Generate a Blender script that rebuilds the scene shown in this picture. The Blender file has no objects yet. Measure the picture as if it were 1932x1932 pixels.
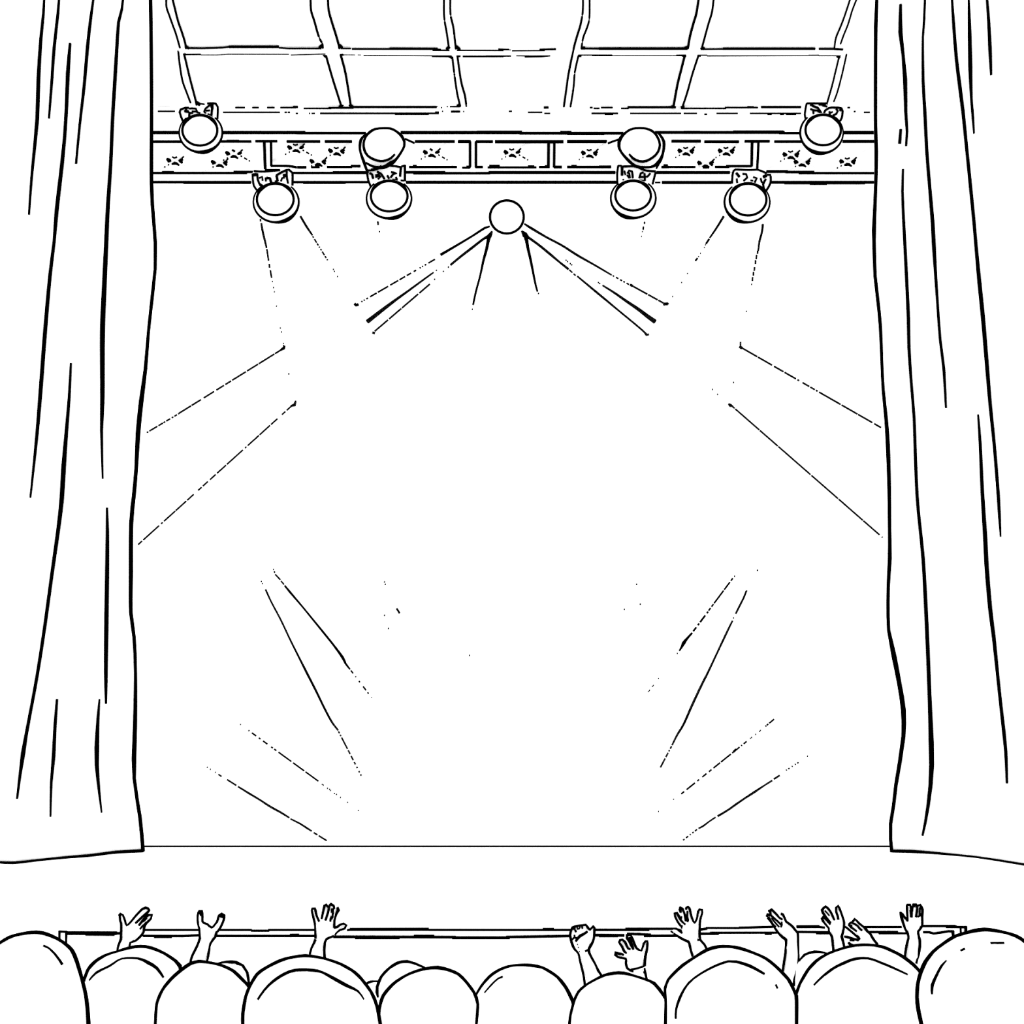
import bpy, math, random
from mathutils import Vector
from mathutils.bvhtree import BVHTree

random.seed(7)
sc = bpy.context.scene
COL = sc.collection

# ------------------------------------------------------------------ camera, world, exposure
F = 1932.0            # focal length in pixels of the 1932 px frame
H = 2.6               # eye height above the stage floor (stage floor is z = 0)
cam_d = bpy.data.cameras.new('camera')
cam_d.sensor_width = 36.0
cam_d.lens = 36.0
cam_d.clip_start = 0.05
cam_d.clip_end = 200.0
cam = bpy.data.objects.new('camera', cam_d)
COL.objects.link(cam)
cam.location = (0, 0, H)
cam.rotation_euler = (math.pi / 2, 0, 0)
sc.camera = cam

world = bpy.data.worlds.new('world')
sc.world = world
world.use_nodes = True
bg = world.node_tree.nodes['Background']
bg.inputs[0].default_value = (1, 1, 1, 1)
bg.inputs[1].default_value = 1.0

sc.view_settings.view_transform = 'Standard'
sc.view_settings.look = 'None'
sc.view_settings.exposure = 1.0
sc.view_settings.gamma = 1.0
sc.view_settings.use_curve_mapping = False
sc.cycles.max_bounces = 16
sc.cycles.diffuse_bounces = 12
sc.cycles.transparent_max_bounces = 48
sc.cycles.use_denoising = False
sc.cycles.filter_width = 1.0

# ------------------------------------------------------------------ materials
def white_mat(name, c=0.95, var=0.015, scale=6.0):
    m = bpy.data.materials.new(name)
    m.use_nodes = True
    nt = m.node_tree
    b = nt.nodes['Principled BSDF']
    b.inputs['Roughness'].default_value = 1.0
    b.inputs['Specular IOR Level'].default_value = 0.0
    n = nt.nodes.new('ShaderNodeTexNoise')
    n.inputs['Scale'].default_value = scale
    r = nt.nodes.new('ShaderNodeMapRange')
    r.inputs['To Min'].default_value = c - var
    r.inputs['To Max'].default_value = c + var
    tc = nt.nodes.new('ShaderNodeTexCoord')
    nt.links.new(tc.outputs['Object'], n.inputs['Vector'])
    nt.links.new(n.outputs['Fac'], r.inputs['Value'])
    nt.links.new(r.outputs['Result'], b.inputs['Base Color'])
    return m

M_CLOTH = white_mat('white_cloth', scale=14)
M_WALL = white_mat('white_plaster', scale=3)
M_WOOD = white_mat('white_boards', scale=5)
M_METAL = white_mat('white_metal', scale=20)
M_SKIN = white_mat('white_skin', scale=10)
M_HAIR = white_mat('white_hair', scale=30)

M_INK = bpy.data.materials.new('black_ink')
M_INK.use_nodes = True
_b = M_INK.node_tree.nodes['Principled BSDF']
_b.inputs['Base Color'].default_value = (0, 0, 0, 1)
_b.inputs['Roughness'].default_value = 1.0
_b.inputs['Specular IOR Level'].default_value = 0.0

M_LENS = bpy.data.materials.new('lit_lens')
M_LENS.use_nodes = True
_b = M_LENS.node_tree.nodes['Principled BSDF']
_b.inputs['Base Color'].default_value = (0.9, 0.9, 0.9, 1)
_b.inputs['Specular IOR Level'].default_value = 0.0
_b.inputs['Emission Color'].default_value = (1, 1, 1, 1)
_b.inputs['Emission Strength'].default_value = 0.3

M_HAZE = bpy.data.materials.new('light_haze')
M_HAZE.use_nodes = True
_nt = M_HAZE.node_tree
_nt.nodes.remove(_nt.nodes['Principled BSDF'])
_o = _nt.nodes['Material Output']
_t = _nt.nodes.new('ShaderNodeBsdfTransparent')
_d = _nt.nodes.new('ShaderNodeBsdfTranslucent')
_d.inputs[0].default_value = (1, 1, 1, 1)
_m = _nt.nodes.new('ShaderNodeMixShader')
_m.inputs[0].default_value = 0.005
_nt.links.new(_t.outputs[0], _m.inputs[1])
_nt.links.new(_d.outputs[0], _m.inputs[2])
_nt.links.new(_m.outputs[0], _o.inputs['Surface'])

# ------------------------------------------------------------------ helpers
def P(px, py, Y):
    """a point of the place, Y metres in front of the viewer, seen at (px, py)"""
    return Vector(((px - 966.0) / F * Y, Y, H - (py - 966.0) / F * Y))

def Yz(py, z):
    """distance of the horizontal plane z at row py"""
    return (H - z) * F / (py - 966.0)

def Pz(px, py, z):
    return P(px, py, Yz(py, z))

class MB:
    """collects vertices and faces of ONE mesh; material 0 = body, 1 = ink"""
    def __init__(self):
        self.v = []; self.f = []; self.m = []; self.s = []
    def add(self, vs, fs, mi=0, smooth=False):
        o = len(self.v)
        self.v += [Vector(p) for p in vs]
        for f in fs:
            self.f.append([o + i for i in f]); self.m.append(mi); self.s.append(smooth)
    def box(self, a, b):
        (x0, y0, z0), (x1, y1, z1) = a, b
        vs = [(x, y, z) for x in (x0, x1) for y in (y0, y1) for z in (z0, z1)]
        self.add(vs, [(0, 1, 3, 2), (4, 6, 7, 5), (0, 4, 5, 1), (2, 3, 7, 6), (0, 2, 6, 4), (1, 5, 7, 3)])
    def bar(self, p, q, r, n=8):
        self.tube([Vector(p), Vector(q)], [r, r], n=n, mi=0)
    def tube(self, pts, rad, n=6, mi=1):
        pts = [Vector(p) for p in pts]
        k = len(pts)
        if k < 2: return
        vs = []
        view = Vector((0, 1, 0))
        for i in range(k):
            t = pts[min(i + 1, k - 1)] - pts[max(i - 1, 0)]
            if t.length < 1e-9: t = Vector((0, 0, 1))
            t.normalize()
            s = t.cross(view)
            if s.length < 1e-3: s = t.cross(Vector((0, 0, 1)))
            s.normalize()
            u = t.cross(s).normalized()
            for j in range(n):
                a = 2 * math.pi * j / n
                vs.append(pts[i] + rad[i] * (math.cos(a) * s + math.sin(a) * u))
        fs = []
        for i in range(k - 1):
            for j in range(n):
                j2 = (j + 1) % n
                fs.append((i * n + j, i * n + j2, (i + 1) * n + j2, (i + 1) * n + j))
        fs.append(tuple(range(n))[::-1])
        fs.append(tuple((k - 1) * n + j for j in range(n)))
        self.add(vs, fs, mi, smooth=True)
    def prism(self, front, back, mi=0):
        n = len(front)
        fs = [tuple(range(n)), tuple(range(2 * n - 1, n - 1, -1))]
        for i in range(n):
            j = (i + 1) % n
            fs.append((i, i + n, j + n, j))
        self.add(list(front) + list(back), fs, mi)
    def loft(self, rings, mi=0, cap=True, smooth=True):
        n = len(rings[0])
        vs = [p for r in rings for p in r]
        fs = []
        for i in range(len(rings) - 1):
            for j in range(n):
                j2 = (j + 1) % n
                fs.append((i * n + j, i * n + j2, (i + 1) * n + j2, (i + 1) * n + j))
        if cap:
            fs.append(tuple(range(n))[::-1])
            fs.append(tuple((len(rings) - 1) * n + j for j in range(n)))
        self.add(vs, fs, mi, smooth)
    def bvh(self):
        return BVHTree.FromPolygons([tuple(v) for v in self.v], self.f)
    def build(self, name, mat, parent=None, org=None, ink=True):
        me = bpy.data.meshes.new(name)
        o = Vector(org) if org is not None else (parent.matrix_world.translation.copy() if parent else None)
        if o is None:
            zs = [v.z for v in self.v]
            c = sum(self.v, Vector()) / len(self.v)
            o = Vector((c.x, c.y, min(zs)))
        me.from_pydata([tuple(v - o) for v in self.v], [], self.f)
        me.materials.append(mat)
        me.materials.append(M_INK)
        me.polygons.foreach_set('material_index', self.m)
        me.polygons.foreach_set('use_smooth', self.s)
        me.update()
        ob = bpy.data.objects.new(name, me)
        COL.objects.link(ob)
        if parent:
            ob.parent = parent
            ob.location = (0, 0, 0)
        else:
            ob.location = o
        return ob

def empty(name, loc):
    e = bpy.data.objects.new(name, None)
    e.empty_display_size = 0.1
    e.location = loc
    COL.objects.link(e)
    e.matrix_world.translation = Vector(loc)
    return e

def tag(o, label=None, cat=None, group=None, kind=None):
    if label: o['label'] = label
    if cat: o['category'] = cat
    if group: o['group'] = group
    if kind: o['kind'] = kind
    return o

def smooth_line(pts, step=5.0):
    """Catmull-Rom through (x, y, w) points, resampled about every `step` pixels"""
    if len(pts) == 2:
        (x0, y0, w0), (x1, y1, w1) = pts
        n = max(1, int(math.hypot(x1 - x0, y1 - y0) / 12))
        return [(x0 + (x1 - x0) * i / n, y0 + (y1 - y0) * i / n, w0 + (w1 - w0) * i / n) for i in range(n + 1)]
    out = []
    k = len(pts)
    for i in range(k - 1):
        a = pts[max(i - 1, 0)]; b = pts[i]; c = pts[i + 1]; d = pts[min(i + 2, k - 1)]
        n = max(1, int(math.hypot(c[0] - b[0], c[1] - b[1]) / step))
        n = min(n, 8)
        for j in range(n):
            t = j / n
            out.append(tuple(0.5 * ((2 * b[q]) + (-a[q] + c[q]) * t + (2 * a[q] - 5 * b[q] + 4 * c[q] - d[q]) * t * t
                                    + (-a[q] + 3 * b[q] - 3 * c[q] + d[q]) * t ** 3) for q in range(2))
                       + (b[2] + (c[2] - b[2]) * t,))
    out.append(tuple(pts[-1]))
    return out

INKW = 1.1
def with_w(pts, w):
    """pts (x, y); w a number, a list of (fraction, width) stops or a list of widths"""
    n = len(pts)
    if isinstance(w, (int, float)):
        return [(p[0], p[1], w) for p in pts]
    m = len(w)
    res = []
    for i, p in enumerate(pts):
        t = i / (n - 1) * (m - 1)
        a = int(min(t, m - 2)); fr = t - a
        res.append((p[0], p[1], w[a] + (w[a + 1] - w[a]) * fr))
    return res

def ink(mb, pts, w=4, Y=None, bvh=None, depth=None, sharp=False, step=5.0, lift=0.35):
    """a drawn line as a thin black cord: on the surface in bvh where it meets it, else at distance Y or depth(px, py)"""
    p3 = with_w(pts, w)
    sp = p3 if sharp else smooth_line(p3, step)
    P3, R = [], []
    cam_o = Vector((0, 0, H))
    last = None
    for x, y, ww in sp:
        y0 = depth(x, y) if depth else Y
        if bvh is not None:
            d = P(x, y, 1.0) - cam_o
            hit = bvh.ray_cast(cam_o, d.normalized(), 60)
            if hit[0] is not None:
                y0 = hit[0].y
        r = (ww + INKW) * 0.5 / F * y0
        yy = y0 - r * lift
        P3.append(P(x, y, yy)); R.append(r)
    mb.tube(P3, R)

def dot(mb, x, y, **k):
    w = k.pop('w', 2.0)
    ink(mb, [(x - 0.9, y - 0.2), (x + 0.9, y + 0.2)], w=w, sharp=True, **k)

def dashes(mb, a, b, pat=(16, 3, 9, 3, 22, 4, 5, 3), w=2.0, **k):
    L = math.hypot(b[0] - a[0], b[1] - a[1])
    s = 0.0; i = 0
    while s < L:
        e = min(L, s + pat[i % len(pat)])
        if i % 2 == 0 and e - s > 0.8:
            p = (a[0] + (b[0] - a[0]) * s / L, a[1] + (b[1] - a[1]) * s / L)
            q = (a[0] + (b[0] - a[0]) * e / L, a[1] + (b[1] - a[1]) * e / L)
            ink(mb, [p, q], w=w, **k)
        s = e; i += 1

# ------------------------------------------------------------------ the setting
ZC = H + 761.0 / F * 10.5          # ceiling height
PIT = -1.2                         # auditorium floor
TIER = -0.2                        # raised standing tier

mb = MB()
mb.box((-6, 1.75, TIER - 1.2), (6, 3.55, TIER))
mb.box((-6, 3.55, PIT - 0.2), (6, 10.7, PIT))
tag(mb.build('floor', M_WALL), 'white auditorium floor below the stage', kind='structure')

mb = MB()
mb.box((-6, 10.5, PIT), (6, 10.7, ZC))
W = dict(Y=10.5)
for x, y in ((725.5, 1098), (727, 1102.6), (725.5, 1161), (732.8, 1185.8), (885.8, 1236.8), (545, 705.5),
             (1429, 1076), (1201, 1102.6), (1208, 1140), (1178, 1149.8), (1384, 721.7), (1344, 734.8), (1353.7, 744)):
    dot(mb, x, y, **W)
ink(mb, [(748, 1148), (751, 1152), (754, 1157.4)], w=2.4, **W)
tag(mb.build('wall_back', M_WALL), 'plain white back wall behind the stage', kind='structure')

mb = MB()
mb.box((-6, 7.3, ZC), (6, 10.7, ZC + 0.15))
tag(mb.build('ceiling', M_WALL), 'white ceiling above the stage', kind='structure')

mb = MB()
z1 = P(0, 203, 10.44).z; z0 = P(0, 213.5, 10.44).z
mb.box((-6, 10.44, z0), (6, 10.5, ZC))
T = dict(Y=10.44)
for x0, x1, y, w in ((298, 320, 199, 2), (444, 462, 203, 2), (476, 488, 203, 2), (504, 518, 203, 2), (529, 558, 203, 2),
                     (553, 562, 201.5, 4), (573, 625, 204.5, 2), (620, 667, 203.5, 2.5), (663, 824, 201.8, 3.4), (849, 868, 201, 2),
                     (1026, 1035, 203, 3), (1113, 1118, 203, 2), (1120, 1131, 204.5, 2), (1134, 1156, 203, 2), (1172, 1186, 204.5, 2), (1184, 1275, 202.5, 3),
                     (1285, 1370, 204.5, 2), (1368, 1430, 203, 2), (1410, 1422, 202, 2), (1436, 1511, 202, 3.4), (1599, 1603.5, 203, 2),
                     (1611, 1614, 210.5, 2), (1630, 1641, 212, 2),
                     (298, 330, 210, 2), (421, 528, 212, 2), (537, 541, 212, 2), (543, 547, 212, 2), (558, 562, 214, 2),
                     (583, 585, 214, 2), (588, 594, 214, 2), (604, 828, 214, 2.4), (745, 809, 215, 3), (821, 828, 212, 2.4), (851, 868, 210.5, 3),
                     (960, 966, 210, 2), (996, 1023, 212, 2), (1027, 1038, 214, 2), (1116, 1166, 214, 2.4), (1141, 1157, 215.4, 2.6),
                     (1189, 1285, 214, 2), (1290, 1315, 214, 2), (1329, 1334, 215.7, 2), (1352, 1392, 214, 2), (1415, 1511, 214, 2),
                     (1448, 1456, 215.6, 2), (1472, 1479, 215.6, 2), (1483, 1502, 215.6, 2)):
    ink(mb, [(x0, y), (x1, y)], w=w, **T)
for x, y in ((825, 200), (833, 203), (844, 201), (903, 199), (835, 210), (875, 210.5)):
    dot(mb, x, y, w=1.6, **T)
tag(mb.build('trim_1', M_WALL), 'thin white moulding where the back wall meets the ceiling', kind='structure')

# ------------------------------------------------------------------ stage platform
stage = empty('stage_platform', (0, 7.0, PIT))
tag(stage, 'wide white stage platform with a thin front lip, below the curtains', 'stage')
fl = Pz(112, 1757, 0); fr = Pz(1822, 1748, 0)
YR = Yz(1597.5, 0)
mb = MB()
outline = [(fl.x, fl.y), (fr.x, fr.y), (fr.x + .05, 7.2), (5.2, 7.2), (5.2, YR), (-5.2, YR), (-5.2, 7.2), (fl.x - .05, 7.2)]
TH = 0.046
mb.prism([(x, y, 0) for x, y in outline], [(x, y, -TH) for x, y in outline])
ink(mb, [(272, 1597.5), (1681, 1597.5)], w=3.4, Y=YR)
def dfl(x, y):       # distance of the front lip
    t = (x - 112) / (1822 - 112)
    return fl.y + (fr.y - fl.y) * t - 0.002
E = dict(depth=dfl)
for pts, w in (([(112, 1756), (112, 1773)], 3), ([(112, 1757.5), (126, 1758)], 3.4), ([(124, 1760.5), (220, 1760.8)], 6), ([(162, 1762.5), (216, 1762.8)], 5),
               ([(218, 1761), (229, 1761)], 4), ([(124.8, 1762), (124.8, 1782)], 3),
               ([(272, 1754.5), (377, 1754.5)], 3.2), ([(270, 1765.8), (345, 1766.2), (376, 1764.5)], 3.6), ([(291, 1768), (324, 1768)], 3),
               ([(415, 1754.5), (475, 1754.5)], 3.2), ([(474, 1756), (508, 1756)], 3.2), ([(506, 1754.5), (594, 1754.5)], 3.2),
               ([(408, 1766), (594, 1766)], 3.6), ([(547, 1763.6), (564, 1763.6)], 3),
               ([(655, 1755), (664, 1753.6)], 3.4), ([(660, 1753.4), (809, 1753.2)], 5), ([(809, 1754.4), (1077, 1754.6)], 3.2), ([(1024, 1752.4), (1045, 1752.4)], 3),
               ([(629, 1767.6), (860, 1768.2)], 4.2), ([(670, 1770), (754, 1770)], 3.4), ([(781, 1765.6), (819, 1765.6)], 3), ([(853, 1769.4), (962, 1769.4)], 4.6), ([(955, 1768), (985, 1767.6), (1076, 1766)], 4),
               ([(1122, 1754.4), (1225, 1754.4)], 3.6), ([(1180, 1752.4), (1277, 1752.4)], 3.6), ([(1276, 1753), (1286, 1756)], 3.4),
               ([(1120, 1764.4), (1178, 1765)], 4.4), ([(1130, 1766.6), (1166, 1766.6)], 3), ([(1183, 1762), (1228, 1763.6)], 3.6), ([(1215, 1766), (1277, 1765.6)], 4),
               ([(1322, 1753.6), (1334, 1752)], 4), ([(1332, 1750.8), (1395, 1751)], 3), ([(1394, 1750.4), (1458, 1748.6)], 3.6),
               ([(1322, 1762), (1356, 1761.6)], 4), ([(1340, 1760), (1466, 1759.8)], 3), ([(1443, 1762.4), (1456, 1762.4)], 2.4),
               ([(1503, 1748.4), (1546, 1748.2)], 5), ([(1546, 1749), (1556, 1750)], 3.4), ([(1503, 1758.4), (1564, 1759)], 3.4), ([(1540, 1761), (1564, 1761)], 3),
               ([(1626, 1749), (1701, 1749)], 3.4), ([(1640, 1758.6), (1694, 1758.6)], 3.6), ([(1658, 1761), (1711, 1761)], 3),
               ([(1740, 1747.2), (1801, 1747), (1806, 1749), (1822, 1749.4)], 3.8), ([(1785, 1749.2), (1822, 1749.6)], 3),
               ([(1742, 1759), (1753, 1759), (1762, 1761.4), (1772, 1760), (1789.5, 1757.2), (1800, 1757.5)], 3.6), ([(1797.7, 1757), (1798.6, 1768)], 4.6),
               ([(1822.3, 1747.5), (1822.3, 1764)], 4.6), ([(1812.5, 1750), (1813, 1764)], 2.6), ([(1812, 1762), (1822, 1762.4)], 3)):
    ink(mb, pts, w=w, sharp=True, **E)
mb.build('deck', M_WOOD, stage)
mb = MB()
mb.prism([(fl.x + .05, fl.y + .05, -TH), (fr.x - .03, fr.y + .05, -TH), (fr.x - .03, 7.1, -TH), (fl.x + .05, 7.1, -TH)],
         [(fl.x + .05, fl.y + .05, PIT), (fr.x - .03, fr.y + .05, PIT), (fr.x - .03, 7.1, PIT), (fl.x + .05, 7.1, PIT)])
mb.build('front_fascia', M_WOOD, stage)
mb = MB()
mb.box((-5.15, 7.25, PIT), (5.15, YR - .05, -TH))
mb.build('rear_base', M_WOOD, stage)

# ------------------------------------------------------------------ curtains
def interp(tab, t):
    if t <= tab[0][0]: return tab[0][1]
    for (a, va), (b, vb) in zip(tab, tab[1:]):
        if t <= b:
            return va + (vb - va) * (t - a) / (b - a)
    return tab[-1][1]

def curtain(name, label, side, edge, hem, strokes):
    """side -1 left, +1 right; edge = traced inner edge, hem = traced hem, from the inner corner outwards"""
    hemw = []
    for x, y in hem:
        p = Pz(x, y, 0.0)
        hemw.append((side * p.x, p.y))
    hemw.append((hemw[-1][0] + 0.5, hemw[-1][1] - 0.01))
    hemw.append((hemw[-1][0] + 1.2, hemw[-1][1] + 0.05))
    def base(ax): return interp(hemw, ax)
    YE = hemw[0][1]
    zt = ZC - 0.01
    ez = sorted([(P(x, y, YE).z, side * P(x, y, YE).x) for x, y in edge])
    ez[0] = (0.0, ez[0][1])
    ez.append((zt, ez[-1][1]))
    # world-space fold lines: z -> |x|
    folds = []
    for pts, w in strokes:
        tab = []
        for x, y in pts:
            yy = base(side * P(x, y, 7.7).x)
            q = P(x, y, yy)
            tab.append((q.z, side * q.x))
        folds.append(sorted(tab))
    def surf(ax, z):
        y = base(ax)
        k = min(1.0, max(0.0, z / 0.6))
        d = 0.018 * math.sin(ax * 11 + 0.25 * z) * k
        for tab in folds:
            if tab[0][0] - 0.15 < z < tab[-1][0] + 0.15:
                dx = ax - interp(tab, z)
                fade = min(1, (z - tab[0][0] + .15) / .3, (tab[-1][0] + .15 - z) / .3)
                d += 0.022 * math.exp(-(dx / 0.05) ** 2) * fade * k
        return y + d
    NU, NV = 90, 90
    xo = hemw[-1][0]
    mb = MB()
    front, back = [], []
    for j in range(NV + 1):
        z = zt * j / NV
        xe = interp(ez, z)
        for i in range(NU + 1):
            u = i / NU
            ax = xe + (xo - xe) * u ** 1.15
            y = surf(ax, z)
            front.append(Vector((side * ax, y, z)))
            back.append(Vector((side * ax, y + 0.03, z)))
    n = NU + 1
    fs = []
    off = len(front)
    for j in range(NV):
        for i in range(NU):
            a = j * n + i
            fs.append((a, a + 1, a + n + 1, a + n))
            fs.append((off + a, off + a + n, off + a + n + 1, off + a + 1))
        for i in (0, NU):
            a = j * n + i
            fs.append((a, a + n, off + a + n, off + a))
    for i in range(NU):
        fs.append((i, off + i, off + i + 1, i + 1))
        a = NV * n + i
        fs.append((a, a + 1, off + a + 1, off + a))
    mb.add(front + back, fs, 0, True)
    bv = mb.bvh()
    dd = lambda x, y: base(side * P(x, y, 7.7).x)
    for pts, w in strokes:
        ink(mb, pts, w=w, bvh=bv, depth=dd, step=25)
    ink(mb, [e[:2] for e in edge], w=curtain.edgew, Y=YE - 0.004, step=25)
    ink(mb, hem, w=curtain.hemw, depth=lambda x, y: Yz(y, 0.0), step=12)
    o = mb.build(name, M_CLOTH)
    tag(o, label, 'curtain', 'stage curtains')
    return o

curtain.edgew = [6, 5.6, 5.6, 6, 5.6, 5.6, 5, 5.6, 5, 6, 8, 8, 6, 6.6, 7, 7, 6, 5.6, 5, 7, 8, 5.6, 5.6, 6, 6, 6]
curtain.hemw = [8, 7, 6.5, 5.6, 5, 6, 4]
edgeL = [(284, 0), (285.2, 74.5), (285.9, 200), (285.9, 347.8), (289.4, 410), (293.1, 460), (292.8, 507.3), (288, 553), (279.9, 628.4), (274.5, 695.7),
         (266.4, 757.5), (260.5, 816.7), (257, 884), (252.6, 935), (247.6, 987.3), (247, 1081.5), (247, 1156.8), (253, 1202.6), (255.7, 1269.8),
         (254.8, 1367), (252.8, 1432), (253.3, 1469), (258.7, 1508.3), (264, 1540.9), (267.4, 1573.5), (270, 1606)]
hemL = [(270.7, 1606.5), (217.4, 1609.3), (174, 1614.8), (121.7, 1619), (76, 1623.5), (26, 1629), (-10, 1627.2)]
sL = [([(83.7, -8), (82, 25), (77, 74.5), (72.5, 149), (70.3, 223.6), (65.8, 273), (59.6, 335.4), (54.7, 405)], [3, 5, 7, 5, 3]),
      ([(111.8, -8), (109.3, 25), (101.9, 92), (98, 149), (92.4, 223.6)], [3, 5, 5, 3]),
      ([(132.2, 81.5), (128, 136.6), (125.5, 198.8), (121.7, 261), (116.8, 310.6), (106.8, 397.5), (102.2, 455), (94.2, 520.7), (84.8, 628),
        (76.7, 736), (70, 816.7), (63.2, 884), (57.3, 939)], [4, 7, 5, 6, 7, 5, 6, 7, 6, 4, 2.6]),
      ([(177, -8), (171.4, 32), (165.2, 87), (159, 159), (150.3, 236), (143.4, 309)], [3, 5, 5.6, 4, 3.4]),
      ([(232.8, -8), (229.8, 17.4), (223.6, 42), (219.9, 99.4), (216.1, 161.5), (212.4, 223.6), (208.7, 310.6), (203.7, 385), (200.3, 460),
        (196.4, 547.6), (193.2, 628.4), (193.2, 749.5), (191.6, 811.4), (192.6, 860), (193.8, 903)], [3, 4, 5, 5.6, 6, 5.4, 6, 7, 7.6, 9, 8, 5, 3.4, 2.4]),
      ([(133.7, 685), (130.5, 749.5), (125, 816.7), (119.8, 884), (116.5, 940), (110.3, 995.3), (98.2, 1081.5), (83.4, 1189), (70, 1275),
        (58.7, 1336.5), (48.9, 1388.7), (43.5, 1421.3), (38, 1460.4), (32.2, 1507)], [3, 4.6, 6, 8.5, 7, 6, 5.4, 5.4, 5, 5, 8, 5, 3]),
      ([(201.8, 957.7), (202.6, 1000.7), (202, 1081.5), (200.5, 1189), (199.7, 1269.8), (200, 1327.7)], [3, 6, 7.6, 7, 3]),
      ([(107.6, 1319), (103.9, 1367), (101, 1427.8), (96.7, 1475.7), (95.2, 1540.9)], [3.6, 5, 6, 4, 2.4]),
      ([(187.6, 1319), (184.8, 1356), (182.6, 1410.4), (182.6, 1443), (187, 1493), (191.7, 1533.3)], [2.4, 5, 8, 7, 4, 2])]
curtain('stage_curtain', 'tall white pleated curtain hanging at the left side of the stage', -1, edgeL, hemL, sL)

curtain.edgew = [5, 6, 5.4, 6, 5.4, 6, 7, 6, 5.4, 5.4, 5.4, 4.6, 5, 6, 7, 6, 5.4, 6.6, 5.4, 5.4, 8.6, 7.6, 8.6, 7, 6.6, 6, 5.6, 5.6, 5.4, 5.4]
curtain.hemw = [7, 7.6, 6, 4.4, 4, 4.4, 5]
edgeR = [(1654.2, 0), (1652.3, 49.7), (1651.8, 223.6), (1653.3, 285.7), (1652.3, 347.8), (1649.8, 410), (1648.9, 434.8), (1649, 453.5), (1651, 520.7),
         (1655.6, 561), (1661, 615), (1663.7, 682), (1666.4, 736), (1671.8, 789.8), (1675.3, 843.7), (1677.7, 924.4), (1678.4, 1000), (1678.8, 1054.6),
         (1675.8, 1108.4), (1676.6, 1189), (1686.6, 1237.5), (1696.8, 1290), (1704.4, 1340), (1704.4, 1390), (1697.8, 1437), (1690.5, 1480),
         (1686, 1519), (1680.3, 1554), (1680.3, 1584), (1682.4, 1607)]
hemR = [(1682.4, 1607), (1719.8, 1607.8), (1756.8, 1610), (1800, 1613.7), (1839.4, 1617.6), (1882.9, 1624), (1940, 1633.5)]
sR = [([(1699.2, 8), (1699, 62), (1704, 104.3), (1707.7, 149), (1709, 211), (1711.4, 248.4), (1709.5, 276)], [4, 7, 5, 7, 5, 4, 3]),
      ([(1699.5, 244), (1697.4, 271)], [4, 5]),
      ([(1703.7, 319), (1702.7, 360), (1705.2, 422.4), (1707.4, 463), (1710.3, 520.7), (1714, 601.5), (1715, 655.3), (1719.4, 722.6), (1724.8, 789.8),
        (1727, 857), (1730.4, 936), (1735, 987.3), (1741.8, 1054.6), (1747, 1148.7), (1751.2, 1243), (1753.6, 1307), (1755.4, 1352), (1757, 1400),
        (1757.8, 1443), (1755.7, 1482), (1751.3, 1519), (1745.9, 1551.7), (1740.5, 1576.7)],
       [3, 4, 5, 5, 5.4, 5, 4, 5, 5, 5, 5.6, 6.4, 6, 7, 9, 8, 6, 4.6, 3]),
      ([(1745.5, -8), (1743.7, 37), (1741.3, 69.6), (1741.8, 154), (1745, 211), (1748.7, 285.7), (1753.7, 347.8), (1759.9, 422.4), (1762, 463),
        (1764.6, 507.3), (1768.7, 569), (1774, 641.8), (1780.8, 695.7), (1784.8, 769.7)], [3, 3.4, 3, 5, 5.4, 5, 5.4, 7, 5.4, 4, 4, 4.6, 3]),
      ([(1795.8, -8), (1799.6, 49.7), (1804.6, 111.8), (1810.8, 161.5), (1817, 211), (1823.2, 273.3), (1830.7, 347.8), (1838, 422.4), (1841.4, 463),
        (1848, 534), (1854.8, 601.5), (1861.5, 682), (1868.2, 763), (1876.3, 843.7), (1883.6, 936), (1885.7, 973.8), (1887.9, 1012.8)],
       [3, 5, 5.4, 6, 5, 5.4, 5.4, 5.4, 7, 7, 6.4, 5, 5.4, 5, 2]),
      ([(1827.7, -2), (1829.5, 62), (1830.7, 124), (1832.7, 186), (1835.7, 223.6), (1837.7, 252)], [2.6, 6, 7, 4, 4, 2.4]),
      ([(1861.7, -8), (1865.5, 42), (1868, 94.4), (1870, 141.6)], [3.4, 5, 6, 3.4]),
      ([(1845.4, 781.8), (1849.4, 838.3), (1853.4, 928), (1858.8, 1014), (1861.5, 1068), (1868.2, 1148.7), (1875, 1202.6), (1882.4, 1275),
        (1888, 1328), (1894, 1381), (1897.7, 1418), (1899.8, 1477.8)], [2.4, 5, 6, 7.6, 7, 7, 5.4, 5, 6, 5.4, 3.6])]
curtain('stage_curtain', 'tall white pleated curtain hanging at the right side of the stage', 1, edgeR, hemR, sR)

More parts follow.
